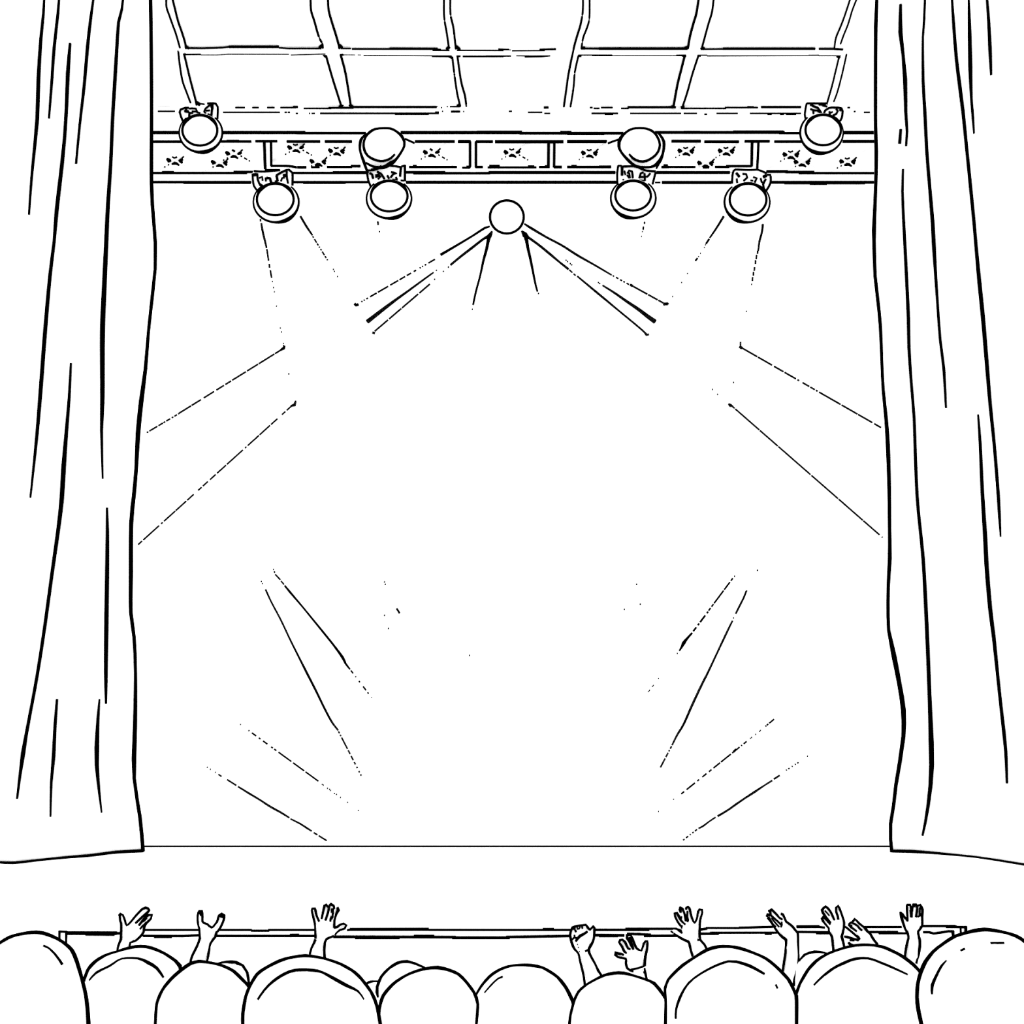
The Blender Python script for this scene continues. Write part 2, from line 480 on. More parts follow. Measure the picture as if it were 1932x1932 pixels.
# ------------------------------------------------------------------ ceiling grid
grid = empty('ceiling_grid', (0, 9.2, ZC))
tag(grid, 'grid of slightly wavy rafters and one crossbar under the ceiling', 'ceiling grid')
ZG = ZC - 0.012
def cz(x, y):      # distance of the underside of the ceiling grid at row y < 966
    return (ZG - H) * F / (966.0 - y)
def resamp(pts, ys):
    tab = [(y, x) for x, y in pts]
    return [interp(tab, y) for y in ys]
def rafter(name, L1, L2, R1, R2, wl=3, wr=3):
    ys = [-60, -30] + [i * 8.0 for i in range(26)]
    l = resamp(L1 + L2, ys); r = resamp(R1 + R2, ys)
    mb = MB()
    fr_ = [P(a, y, cz(0, y)) for a, y in zip(l, ys)] + [P(b, y, cz(0, y)) for b, y in zip(r[::-1], ys[::-1])]
    mb.v += []
    n = len(ys)
    vs = [P(a, y, cz(0, y)) for a, y in zip(l, ys)] + [P(b, y, cz(0, y)) for b, y in zip(r, ys)]
    vs += [v + Vector((0, 0, 0.012)) for v in vs]
    fs = []
    for i in range(n - 1):
        fs += [(i, n + i, n + i + 1, i + 1), (2 * n + i, 2 * n + i + 1, 3 * n + i + 1, 3 * n + i),
               (i, i + 1, 2 * n + i + 1, 2 * n + i), (n + i, 3 * n + i, 3 * n + i + 1, n + i + 1)]
    fs += [(0, 2 * n, 3 * n, n), (n - 1, 2 * n - 1, 4 * n - 1, 3 * n - 1)]
    mb.add(vs, fs)
    for s, w in ((L1, wl), (L2, wl), (R1, wr), (R2, wr)):
        ink(mb, s, w=w, depth=cz)
    return mb
K = []
R = rafter('rafter', [(314, -8), (314, 12.4), (318.7, 27), (326, 47.6), (332, 64), (339.4, 90)], [(336.3, 97), (339.4, 124), (344.5, 153), (352.8, 176), (359.4, 193.6)],
           [(324, -8), (330, 16.6), (336.3, 41.4), (343.5, 62), (349.7, 82.8), (350.6, 91)], [(347, 101.5), (350.7, 116), (357, 142.9), (364, 169.8), (369.4, 190.5), (370.6, 197.7)], 2.8, 3)
ink(R, [(371, 194), (376, 197)], w=6, depth=cz, sharp=True)
ink(R, [(350, 88), (356, 91)], w=4.5, depth=cz, sharp=True)
R.build('rafter', M_WOOD, grid)
R = rafter('rafter', [(586, -8), (586.8, 18.6), (593, 39.3), (601.3, 68.3), (608.5, 83), (609, 90)], [(614.7, 103.5), (626, 142.9), (634.4, 169.8), (644, 200)],
           [(618.7, -8), (620, 18.6), (626, 41.4), (634.4, 68.3), (639.6, 87), (640, 91)], [(642.7, 103.5), (651, 134.6), (657.2, 169.8), (661.8, 200)], 3.4, 3.4)
for a, b in (((603, 90), (608, 86)), ((641, 86), (645, 90)), ((611, 103), (615, 107)), ((642, 103), (648, 102)), ((641, 202), (646, 198)), ((660, 198), (665, 202))):
    ink(R, [a, b], w=5, depth=cz, sharp=True)
R.build('rafter', M_WOOD, grid)
R = rafter('rafter', [(837.8, -8), (838, 31), (842.9, 62), (847, 90)], [(853.3, 107), (857.4, 140.8), (862.6, 176), (868.3, 200)],
           [(849.7, -8), (850, 27), (855.3, 51.8), (859, 82.8), (860, 92)], [(863, 106), (869.8, 153), (877, 180), (879.8, 200)], 3, 3)
for a, b in (((843, 92), (848, 89)), ((861, 88), (867, 93)), ((847, 106), (853, 109)), ((862, 106), (868, 105)), ((863, 200), (868, 198))):
    ink(R, [a, b], w=4.5, depth=cz, sharp=True)
R.build('rafter', M_WOOD, grid)
R = rafter('rafter', [(1100, -8), (1099.5, 21.5), (1095.4, 46.4), (1090.4, 63), (1084.6, 82.8), (1081, 98)], [(1081, 98), (1078, 112.6), (1072.2, 142.4), (1068.9, 165.6), (1063.9, 201)],
           [(1112.3, -8), (1112, 33), (1107.8, 51.3), (1100.3, 71), (1097, 91)], [(1091.6, 104), (1084.6, 135.8), (1082, 165.6), (1076.3, 201)], 3, 2.8)
for a, b in (((1096, 91), (1104, 91)), ((1092, 105), (1097, 105))):
    ink(R, [a, b], w=4.5, depth=cz, sharp=True)
R.build('rafter', M_WOOD, grid)
R = rafter('rafter', [(1319, -8), (1314, 24.8), (1308.2, 44.7), (1301.6, 69.6), (1298, 91)], [(1292.5, 103), (1285, 132.5), (1278.4, 159), (1270.5, 202)],
           [(1347, -8), (1343.5, 21.7), (1337, 43.5), (1330.4, 67.4), (1324, 91)], [(1318, 104), (1306.5, 139), (1296.7, 174), (1287.4, 202)], 3.6, 3)
for a, b in (((1292, 91), (1297, 90)), ((1323, 90), (1328, 92)), ((1288, 104), (1293, 106)), ((1317, 104), (1322, 104)), ((1267, 202), (1273, 201)), ((1285, 202), (1291, 201))):
    ink(R, [a, b], w=5, depth=cz, sharp=True)
R.build('rafter', M_WOOD, grid)
R = rafter('rafter', [(1606, -8), (1595.7, 24), (1587, 47.8), (1577.2, 71.7), (1574.5, 90)], [(1584, 104), (1576, 137), (1569.6, 163), (1559.8, 197)],
           [(1619, -8), (1608.7, 17.4), (1600, 45.7), (1591.3, 67.4), (1586, 82.6)], [(1597, 103), (1589, 139), (1580.4, 171.7), (1573.3, 191.3)], 2.2, 2.2)
ink(R, [(1574, 92), (1590, 93)], w=4.5, depth=cz, sharp=True)
ink(R, [(1580, 106), (1584, 108)], w=4.5, depth=cz, sharp=True)
R.build('rafter', M_WOOD, grid)
mb = MB()
ya, yb = 92.5, 103.5
Ya, Yb_ = cz(0, ya), cz(0, yb)
xa = P(345, ya, Ya).x; xb = P(1594, ya, Ya).x
mb.box((xa, Ya, ZG - .004), (xb, Yb_, ZC))
for pts, w in (([(352, 90.6), (380, 91), (420, 89.8), (432, 88.4)], 2.6), ([(432, 88.4), (526, 88.4)], 4), ([(526, 90), (545, 91.4), (606, 91.4)], 2.2),
               ([(346, 102), (379, 101.6)], 3.6), ([(379, 103), (410, 103), (430, 101.4)], 2.2), ([(430, 101.4), (545, 101.6)], 2.4), ([(549, 103), (580, 102), (614, 101)], 2.6),
               ([(643, 91.2), (662, 91.4)], 2), ([(664, 92.6), (820, 92.8)], 2.6), ([(735, 92), (826, 92.4)], 3.4), ([(816, 93.8), (848, 94)], 4),
               ([(648, 102.8), (670, 103)], 2), ([(675, 103), (681, 103.2)], 2), ([(686, 104.2), (848, 104.8)], 2.6), ([(815, 105.6), (852, 106)], 3.4),
               ([(862, 94), (950, 94.4)], 3.4), ([(940, 93), (964, 93.6)], 2.6), ([(966, 95), (1028, 94.6)], 3), ([(1018, 93.4), (1049, 93)], 3),
               ([(873, 106.6), (950, 106.4)], 2.4), ([(917, 105.6), (964, 105)], 3), ([(974, 104.8), (998, 105)], 2.4), ([(990, 106.8), (1020, 106.4), (1038, 104.6)], 3),
               ([(1096, 91.6), (1130, 92)], 2.6), ([(1130, 92), (1297, 92)], 4), ([(1091, 103), (1155, 103)], 3), ([(1117, 104.4), (1290, 104.6)], 2.4), ([(1276, 103.4), (1294, 103.2)], 3.4),
               ([(1322, 93), (1364, 92.6)], 2.4), ([(1364, 92.2), (1538, 92.2)], 3.6), ([(1545, 92.4), (1590, 92.6)], 3),
               ([(1316, 103.4), (1334, 103.4)], 3), ([(1334, 105), (1525, 104.6)], 2.4), ([(1525, 103.6), (1545, 103.4)], 3), ([(1545, 104.6), (1586, 104.6)], 2.6)):
    ink(mb, pts, w=w, depth=cz, sharp=True)
mb.build('crossbar', M_WOOD, grid)

# ------------------------------------------------------------------ lighting truss
YT = 8.2
truss = empty('lighting_truss', P(966, 344, YT))
tag(truss, 'long white lattice truss spanning the stage above the spotlights', 'lighting truss')
XL, XR = -3.45, 3.45
def chord(name, ya, yb, lines, x0=XL, x1=XR, dy=0.16):
    mb = MB()
    mb.box((x0, YT, P(0, yb, YT).z), (x1, YT + dy, P(0, ya, YT).z))
    for a, b, y, w in lines:
        ink(mb, [(a, y), (b, y)], w=w, Y=YT)
    return mb.build(name, M_METAL, truss)
chord('top_chord', 251, 267, [(288, 340, 250, 5), (420, 576, 250, 5), (560, 690, 251, 4), (756, 985, 250, 5), (900, 985, 249.4, 5), (980, 1176, 251.2, 4.4), (1057, 1078, 249.5, 4), (1070, 1140, 253, 3),
                              (1236, 1480, 249.8, 4.4), (1290, 1320, 248.6, 3), (1383, 1478, 248.6, 4), (1470, 1511, 251, 3.6), (1590, 1652, 250, 5.4),
                              (288, 343, 267.4, 4), (416, 474, 267, 4), (428, 451, 266, 4), (482, 523, 266.4, 4), (541, 604, 267, 4.4), (613, 664, 267, 4.6), (783, 858, 267, 4.6), (865, 888, 266.6, 4.4),
                              (864, 887, 267.4, 4.6), (898, 930, 267.2, 4.6), (934, 1063, 267.4, 5.4), (1070, 1144, 267, 5.6), (1130, 1145, 266.4, 4), (1267, 1322, 266.4, 5),
                              (1329, 1394, 267.4, 4.6), (1405, 1452, 266.6, 4.6), (1461, 1513, 267.2, 4.2), (1590, 1652, 266.8, 5)])
chord('bottom_chord', 326, 344, [(288, 466, 326.4, 3.6), (306, 328, 324.6, 3.4), (441, 480, 324.4, 3.6), (552, 574, 326.2, 3.4), (560, 692, 326.4, 3.4), (628, 690, 325, 3.6), (766, 840, 325, 4), (780, 925, 327, 3.6),
                                 (922, 1160, 325.4, 4.8), (1130, 1161, 325.4, 4.6), (1238, 1377, 325.4, 4.6), (1446, 1486, 323.6, 4.6), (1482, 1536, 324.6, 4), (1507, 1652, 326.6, 3.6),
                                 (288, 474, 343.6, 3.8), (346, 473, 345, 3.6), (552, 694, 343.6, 3.6), (572, 652, 344.6, 4.4), (766, 1165, 344, 5), (1236, 1246, 344.4, 2), (1249, 1380, 344.4, 5.2),
                                 (1454, 1652, 344, 4.6), (1528, 1560, 347, 3), (1480, 1632, 345.6, 3.6)])
chord('lower_rail', 315.5, 324, [(617, 664, 315, 3.4), (662, 680, 313.4, 4), (772, 862, 315, 3.6), (779, 786, 313, 3), (872, 887, 316.4, 3), (880, 888, 314.6, 3.6), (561, 578, 315.6, 4), (587, 603, 315.4, 3), (596, 602, 313.6, 4),
                                  (897, 911, 315, 4), (920, 1012, 315.8, 3), (923, 943, 313.4, 4), (996, 1008, 314.4, 4), (1017, 1037, 315, 3.6), (1028, 1037, 314, 4), (1045, 1060, 315, 4.4), (1070, 1153, 315, 4),
                                  (1078, 1088, 313, 3), (1130, 1153, 314.6, 4), (1248, 1262, 315, 4), (1252, 1260, 312.4, 4), (1262, 1312, 315, 3), (1326, 1338, 315.4, 4), (1349, 1376, 314.8, 3.6), (1370, 1418, 313.4, 3.6)],
      x0=P(512, 0, YT).x, x1=P(1418, 0, YT).x, dy=0.06)
def upright(xa, xb, inks):
    mb = MB()
    mb.box((P(xa, 0, YT).x, YT + .002, P(0, 326, YT).z), (P(xb, 0, YT).x, YT + .05, P(0, 267, YT).z))
    for pts, w in inks: ink(mb, pts, w=w, Y=YT + .002)
    mb.build('upright', M_METAL, truss)
upright(499, 511.5, [([(498.6, 268), (500.3, 319)], 4.4), ([(511.3, 268), (511.9, 313), ], 3.8), ([(511, 313), (546, 313.4), (560, 316)], 3.6), ([(500, 320.8), (528, 320.8)], 3.2)])
upright(887.5, 898, [([(886.8, 267), (886.8, 315)], 4), ([(898, 267), (898, 316)], 4)])
upright(1035.5, 1046, [([(1035, 268), (1034.6, 316)], 4.4), ([(1046, 268), (1045.4, 316)], 3.8)])
upright(1419, 1430, [([(1419, 268), (1418, 314)], 4.4), ([(1431, 268), (1430, 295), (1428.6, 319)], 3.6)])
# crossing braces, their ink only where the drawing shows it round each crossing
crossings = [(330, 303, 0), (414, 307, 1), (441, 290, 2), (558, 279, 3), (600, 305, 1), (635, 285, 0), (814, 288, 2), (966, 288, 3), (1112, 289, 0),
             (1294, 285, 0), (1331, 308, 1), (1370, 285, 0), (1492, 292, 0), (1513, 306, 1), (1599, 305, 0)]
for cx, cy, kind in crossings:
    for sgn in (-1, 1):
        mb = MB()
        dx = 44
        s = 0.56
        pa = (cx - dx, cy - sgn * dx * s); pb = (cx + dx, cy + sgn * dx * s)
        # clip to the space between the chords
        def clip(p, q):
            x0, y0 = p; x1, y1 = q
            for lim in (268, 325):
                for k in (0, 1):
                    (ax, ay), (bx, by) = ((x0, y0), (x1, y1)) if k == 0 else ((x1, y1), (x0, y0))
                    if (ay < lim) if lim == 268 else (ay > lim):
                        t = (lim - ay) / (by - ay)
                        ax, ay = ax + (bx - ax) * t, lim
                    if k == 0: x0, y0 = ax, ay
                    else: x1, y1 = ax, ay
            return (x0, y0), (x1, y1)
        pa, pb = clip(pa, pb)
        yy = YT + .075 + .03 * sgn
        mb.bar(P(pa[0], pa[1], yy), P(pb[0], pb[1], yy), 0.012)
        Z = dict(Y=YT + .03, sharp=True)
        if sgn == 1:
            ink(mb, [(cx - 15, cy - 3), (cx - 11, cy - .5), (cx - 7, cy + .5)], w=[4.5, 6.4, 2.4], **Z)
            ink(mb, [(cx + 15, cy - 3), (cx + 11, cy - .5), (cx + 7, cy + .5)], w=[4, 5.4, 2.2], **Z)
            ink(mb, [(cx + 17, cy - 8), (cx + 13, cy - 4)], w=2, **Z)
            ink(mb, [(cx - 14, cy + 2), (cx - 9, cy)], w=3.4, **Z)
            if kind in (0, 1): ink(mb, [(cx + 14, cy + 4), (cx + 9, cy + 0.5)], w=4, **Z)
        else:
            ink(mb, [(cx - 6, cy + 7), (cx - 1, cy + 5), (cx + 3, cy + 5.5), (cx + 8, cy + 9)], w=[2, 5, 4.4, 2], **Z)
            if kind in (0, 3): ink(mb, [(cx - 5, cy - 7), (cx - 1, cy - 5), (cx + 4, cy - 7)], w=2.2, **Z)
            if kind == 2: ink(mb, [(cx - 3, cy - 7), (cx + 2, cy - 4.5)], w=3, **Z)
            for q in range(2 if kind != 1 else 1):
                dot(mb, cx - 12 - 7 * q, cy + 8 + 4 * q, w=2, Y=YT + .03)
            if kind in (2, 3): dashes(mb, (cx + 13, cy + 4), (cx + 34, cy + 16), pat=(3, 5, 6, 4, 2, 5), w=1.8, Y=YT + .03)
        mb.build('brace', M_METAL, truss)
for x in (-3.3, 3.3):
    mb = MB()
    mb.bar((x, YT + .08, P(0, 344, YT).z), (x, YT + .08, ZC), 0.02)
    mb.build('hanger_rod', M_METAL, truss)

# ------------------------------------------------------------------ spotlights
def ell(cx, cy, rx, ry, a0=0, a1=360, n=40, rot=0):
    out = []
    for i in range(n + 1):
        a = math.radians(a0 + (a1 - a0) * i / n)
        x, y = rx * math.cos(a), -ry * math.sin(a)
        c, s = math.cos(rot), math.sin(rot)
        out.append((cx + x * c + y * s, cy - x * s + y * c))
    return out
def spotlight(label, inner, outer, thick, yoke=None, marks=(), Y0=7.98, arm_to=None, outer_arc=(131, 409), custom=None):
    """inner, outer = (cx, cy, rx, ry); the drum behind is wider than the lens and hangs lower"""
    icx, icy, irx, iry = inner
    ocx, ocy, orx, ory = outer
    root = empty('spotlight', P(ocx, ocy, Y0 + .1))
    tag(root, label, 'spotlight', 'stage spotlights')
    n = 40
    def ring(cx, cy, rx, ry, Y): return [P(x, y, Y) for x, y in ell(cx, cy, rx, ry, n=n)[:-1]]
    mb = MB()
    mb.loft([ring(icx, icy, irx - 3, iry - 3, Y0 + .012), ring(icx, icy, irx, iry, Y0), ring((icx + ocx) / 2, (icy + ocy) / 2, (irx + orx) / 2, (iry + ory) / 2, Y0 + .01),
             ring(ocx, ocy, orx, ory, Y0 + .035), ring(ocx, ocy, orx * .98, ory * .98, Y0 + .07), ring(ocx, ocy - 2, orx * .75, ory * .75, Y0 + .13),
             ring(ocx, ocy - 3, orx * .4, ory * .4, Y0 + .155)])
    if custom:
        for pts, w in custom: ink(mb, pts, w=w, Y=Y0 - .012)
    else:
        pts = ell(ocx, ocy, orx, ory, outer_arc[0], outer_arc[1], n=36)
        ws = []
        for x, y in pts:
            a = math.degrees(math.atan2(-(y - ocy), x - ocx))
            d = abs((a - thick + 180) % 360 - 180)
            ws.append(3.0 + 4.2 * math.exp(-(d / 26.0) ** 2))
        p3 = [(p[0], p[1], w) for p, w in zip(pts, ws)]
        mb.tube([P(x, y, Y0 + .03) for x, y, w in p3], [(w + INKW) * .5 / F * Y0 for x, y, w in p3])
    mb.build('housing', M_METAL, root)
    mb = MB()
    mb.loft([ring(icx, icy, irx * k, iry * k, Y0 + d) for k, d in ((.08, -.016), (.4, -.013), (.75, -.006), (.93, 0), (.99, .012))])
    if not custom:
        pts = ell(icx, icy, irx, iry, n=44)
        ws = []
        for i, (x, y) in enumerate(pts):
            a = math.degrees(math.atan2(-(y - icy), x - icx))
            d = min(abs((a - 40 + 180) % 360 - 180), abs((a - 140 + 180) % 360 - 180)); d2 = abs((a - 90 + 180) % 360 - 180)
            ws.append(3.4 + (2.6 * math.exp(-(d / 18.0) ** 2)) + 1.2 * math.exp(-(d2 / 30.0) ** 2))
        mb.tube([P(x, y, Y0 - .006) for x, y in pts], [(w + INKW) * .5 / F * Y0 for w in ws])
    mb.build('lens', M_LENS, root)
    if yoke:
        mb = MB()
        a = [P(x, y, Y0 + .045) for x, y in yoke]; b = [P(x, y, Y0 + .075) for x, y in yoke]
        mb.prism(a, b)
        for pts, w in marks: ink(mb, pts, w=w, Y=Y0 + .04)
        mb.build('yoke', M_METAL, root)
    mb = MB()
    ax, ay = arm_to
    mb.bar(P(ocx, ocy - 6, Y0 + .12), P(ax, ay, YT + .01), .016)
    mb.build('mounting_arm', M_METAL, root)
    return root

spotlight('round spotlight at the far left, in front of the top rail of the truss', (377, 245.8, 33, 28.8), (379, 250.5, 40.5, 36.8), -75,
          [(340.5, 206.5), (356, 203), (372, 205), (377, 205), (385, 205), (391, 195.2), (407.5, 195.2), (410.8, 203), (410.8, 226), (400, 240), (355, 240), (346, 230), (339, 212)],
          [([(347, 230.5), (344.6, 228), (341.3, 219.8), (338.8, 211.5), (340.5, 206.5), (349.6, 203.2), (356.2, 203.2)], 3), ([(357, 204.6), (369.4, 204.8), (372, 211.5), (377.7, 214)], 2.8),
           ([(351.2, 204), (351.2, 209.8), (357, 212.3), (357, 219.8)], 3), ([(348, 209.8), (356, 210.6)], 4), ([(359, 213), (364, 213.5)], 2.6), ([(362, 210), (371, 210.6)], 2.4),
           ([(391, 195.2), (407, 195.2), (410.8, 201.5), (410.4, 224)], 3), ([(397.6, 195.7), (400, 205), (398.4, 219)], 3.2), ([(401, 196), (401, 206)], 2.6), ([(396, 198.2), (387.7, 204.8), (385, 210.6), (388, 214)], 2.8),
           ([(388, 209), (396, 208)], 2.4), ([(392, 216), (407, 228)], 5), ([(372, 195), (386, 196.8)], 2)], arm_to=(379, 259))
spotlight('round spotlight at the far right, in front of the top rail of the truss', (1553.2, 245.2, 33.5, 28.8), (1550, 251, 40.3, 38.2), -105,
          [(1521.5, 195), (1559, 195), (1562, 204), (1575, 202.5), (1587.8, 204), (1590, 210), (1588, 224), (1582, 240), (1530, 240), (1520.7, 228), (1518.3, 216)],
          [([(1522.6, 194.8), (1559.5, 195)], 2.6), ([(1545, 197), (1558, 197.5)], 3), ([(1552, 199), (1561, 201)], 2.6), ([(1522.6, 194.8), (1521.4, 197), (1519.5, 207), (1518.3, 216), (1520.7, 229)], 2.8),
           ([(1529.4, 196.6), (1534, 200), (1543, 203.5), (1547, 209), (1549.6, 214)], 3.4), ([(1529, 196.5), (1534, 198)], 5), ([(1528.8, 205.3), (1535, 208), (1542, 208.5), (1547, 212)], 2.8), ([(1534.4, 209), (1535, 215)], 2.6),
           ([(1554.3, 214.7), (1556.8, 208.4), (1564.2, 203.5), (1575.4, 202.9), (1587.8, 204), (1590, 209.7), (1588.4, 222), (1585.5, 228)], 3), ([(1577.9, 205), (1580.6, 209.7), (1577.9, 214.7), (1571.7, 217.8)], 3),
           ([(1565, 210), (1566, 219)], 2.6), ([(1566, 213), (1571, 211)], 2.2), ([(1584, 206), (1588, 208)], 4)], arm_to=(1550, 259))
spotlight('bracketed spotlight below the truss, furthest left of its lower row', (519.3, 376, 34.7, 30), (521, 381.5, 42.7, 38), -58,
          [(478, 322), (528, 321), (536, 322), (545, 320), (552, 326), (551.6, 350), (545, 365), (495, 365), (484, 358), (477.5, 345), (476, 328)],
          [([(476.3, 328), (477, 339), (478.8, 350.6), (483.7, 358), (492, 360)], 2.8), ([(485.4, 327.4), (486.2, 339), (489.5, 347), (495, 352)], 3), ([(478.8, 322.6), (498.6, 323.6), (528.4, 320.8)], 3),
           ([(477, 330), (484, 329)], 5), ([(521, 331), (535, 323), (545, 320), (551.6, 325.8), (551.8, 350)], 3.2), ([(541, 323), (541, 333), (543.4, 346)], 2.8), ([(534, 331), (540, 331)], 5),
           ([(488.7, 336), (494.6, 333.2), (495.3, 340.7)], 2.6), ([(490, 348), (495, 351)], 4.4), ([(501, 334.9), (501.5, 342)], 2.4), ([(503, 335.5), (509.4, 336.4), (511.4, 344)], 4), ([(521.6, 331), (523.6, 340.7), (519, 343)], 4),
           ([(530, 342), (532, 336), (537, 335)], 2.4)], arm_to=(521, 330))
spotlight('bracketed spotlight below the truss, directly under the left clamped spotlight', (734.3, 370, 34.6, 28.8), (734, 375, 42.2, 37), -68,
          [(692, 320), (700, 316), (736, 312.5), (757, 313), (764, 311.5), (765, 341), (755, 355), (705, 360), (700.8, 356), (694.6, 340)],
          [([(691.5, 318), (692.5, 326), (694.6, 339.7), (700.8, 355.5)], 3), ([(694, 321.6), (705, 321), (714, 318), (724, 314)], 2.8), ([(736, 312.6), (745, 313.4), (755.4, 315)], 3), ([(764, 311.5), (764, 341.4)], 3.6),
           ([(756.4, 314), (754.8, 333)], 3.4), ([(757, 314), (764, 312)], 2.6), ([(697.3, 326.5), (702, 329), (704, 337)], 3.6), ([(711.4, 323.8), (719, 328), (725.4, 338)], 3.2), ([(708, 331), (714, 329), (718, 333), (713, 338)], 2.6),
           ([(708, 334), (716, 332)], 2.4), ([(730.7, 331), (734, 337)], 3), ([(737.8, 324.7), (748.3, 326.4), (741.3, 329), (737, 335)], 2.8), ([(747, 334), (749, 339)], 2.8), ([(756, 340), (762, 341)], 2.2), ([(740, 339), (750, 340)], 3)],
          arm_to=(738, 330))
spotlight('bracketed spotlight below the truss, directly under the right clamped spotlight', (1194.5, 369, 33.5, 28), (1194.8, 374.5, 42.3, 36.8), -115,
          [(1166, 312), (1202, 314), (1217, 321), (1237, 324), (1234, 345), (1225, 358), (1172, 358), (1164.4, 346), (1164, 327)],
          [([(1166.4, 312.4), (1164.4, 327), (1164.8, 347)], 2.8), ([(1166, 312.4), (1173, 313)], 2.6), ([(1173.8, 314.2), (1173.6, 331)], 4), ([(1173.5, 314.2), (1195, 313.6), (1204, 315.5), (1216, 321), (1237, 323.3)], 3.2),
           ([(1237, 325), (1234, 337), (1231.4, 347.7)], 3), ([(1184, 327), (1187, 321.6), (1192.5, 323.4), (1193.8, 336)], 3), ([(1187, 326), (1188.4, 336)], 2.6), ([(1178, 322), (1180, 330)], 2.2), ([(1183, 330), (1187, 336)], 2.2),
           ([(1206, 336), (1209, 327), (1214, 325)], 3), ([(1216, 327), (1217, 341)], 2.8), ([(1208, 334), (1222, 333), (1227, 327)], 2.8), ([(1206, 340), (1216, 341)], 2.4), ([(1176, 338), (1176, 340)], 2.4)],
          arm_to=(1195, 330))
spotlight('bracketed spotlight below the truss, furthest right of its lower row', (1411.4, 376.3, 34.7, 30.2), (1409.5, 381.5, 42.6, 38), -122,
          [(1385.4, 319.6), (1412, 321), (1441, 324), (1453.6, 329), (1453.6, 345), (1446, 360), (1432, 364), (1386, 362), (1381, 346), (1382, 330)],
          [([(1388, 319.6), (1384, 322), (1381.8, 332), (1381.2, 346)], 3), ([(1387, 319.6), (1412.6, 320.6), (1430, 320.4), (1441.6, 324.6), (1447, 327)], 2.8), ([(1389, 326), (1395.5, 334)], 4), ([(1390, 337), (1391, 345)], 2.6),
           ([(1447, 329.6), (1453.4, 329.6), (1453.8, 345), (1446, 359.5)], 3), ([(1440, 334), (1446, 331)], 5), ([(1445, 337.8), (1440, 348), (1442.5, 359.5)], 3), ([(1435, 336), (1437, 343), (1441, 346)], 2.6),
           ([(1401, 328), (1408, 328.4), (1410, 335), (1403, 341)], 3), ([(1421, 334), (1428, 336), (1424, 344)], 3), ([(1416, 340), (1421, 341)], 2.2)], arm_to=(1410, 330))
spotlight('large tilted spotlight clamped onto the left half of the truss', (724.5, 272.6, 38.8, 30.8), (722, 279, 41, 36), 0, arm_to=(722, 262), Y0=7.99,
          custom=[(([(745, 291), (738, 298), (728, 302.6), (718, 304), (706, 301), (694, 294), (687.4, 283), (686, 270), (690, 258), (698, 249), (707, 243.6), (716, 242.2), (736, 242.4), (748, 248), (758, 257), (763, 268),
                    (762.6, 276), (757, 287), (747, 301), (738, 308), (722, 316), (705, 314.5), (690, 307)]), [3, 3.4, 3.6, 3.6, 4, 3.6, 4, 3.6, 3.4, 4.4, 3.6, 3.4, 3.6, 3.6, 5, 4, 3.6, 3.6, 4, 8, 6, 4, 3]),
                  ([(696, 251), (687, 256), (681, 264), (679, 275), (680, 287), (686, 304), (691, 318.5), (694, 326)], [3, 3, 5, 4.4, 3.4, 5, 4, 4]),
                  ([(700, 320), (712, 317), (720, 313)], 2.8), ([(764, 262), (771, 265), (782, 270)], 3)])
spotlight('large tilted spotlight clamped onto the right half of the truss', (1206.5, 272.6, 38, 30.8), (1210, 279, 41, 36), 0, arm_to=(1210, 262), Y0=7.99,
          custom=[(([(1187, 290.7), (1193.4, 298), (1206, 304.2), (1220.6, 303.3), (1237, 292.5), (1244, 279.8), (1244, 267), (1235, 250.8), (1218.8, 242.6), (1195.2, 242.6), (1180.7, 250), (1170, 262), (1167.6, 275), (1172, 287),
                    (1188, 305), (1202.5, 314.2), (1227.8, 315), (1242.3, 306.8), (1250.5, 290), (1252.4, 267), (1242.3, 251)]), [3, 4, 4, 4, 3.6, 3.6, 3.4, 4, 3.4, 3.4, 3.6, 6, 5, 3.6, 5, 4, 3.6, 7, 4, 5, 3]),
                  ([(1238, 318), (1243, 310)], 2.6), ([(1147, 270.5), (1156, 267), (1168, 263)], 3)])

# round lamp in the middle
gl = empty('globe_lamp', P(956.3, 409.3, 8.1))
tag(gl, 'plain round globe lamp hanging alone below the middle of the truss', 'globe lamp')
c = P(956.3, 409.3, 8.1); rr = 30.6 / F * 8.1
mb = MB()
rings = []
for i in range(1, 24):
    th = math.pi * i / 24
    rings.append([c + rr * Vector((math.sin(th) * math.cos(a), math.sin(th) * math.sin(a), math.cos(th))) for a in [2 * math.pi * j / 40 for j in range(40)]])
mb.loft(rings)
pts = ell(956.3, 409.3, 31.8, 31.2, n=48)
mb.tube([P(x, y, 8.1 - rr * .7) for x, y in pts], [(3.6 + INKW) * .5 / F * 8.1] * len(pts))
mb.build('globe', M_LENS, gl)
mb = MB()
mb.bar(c + Vector((0, rr * .8, rr * .3)), P(956, 330, YT + .05), .012)
mb.build('hanging_rod', M_METAL, gl)

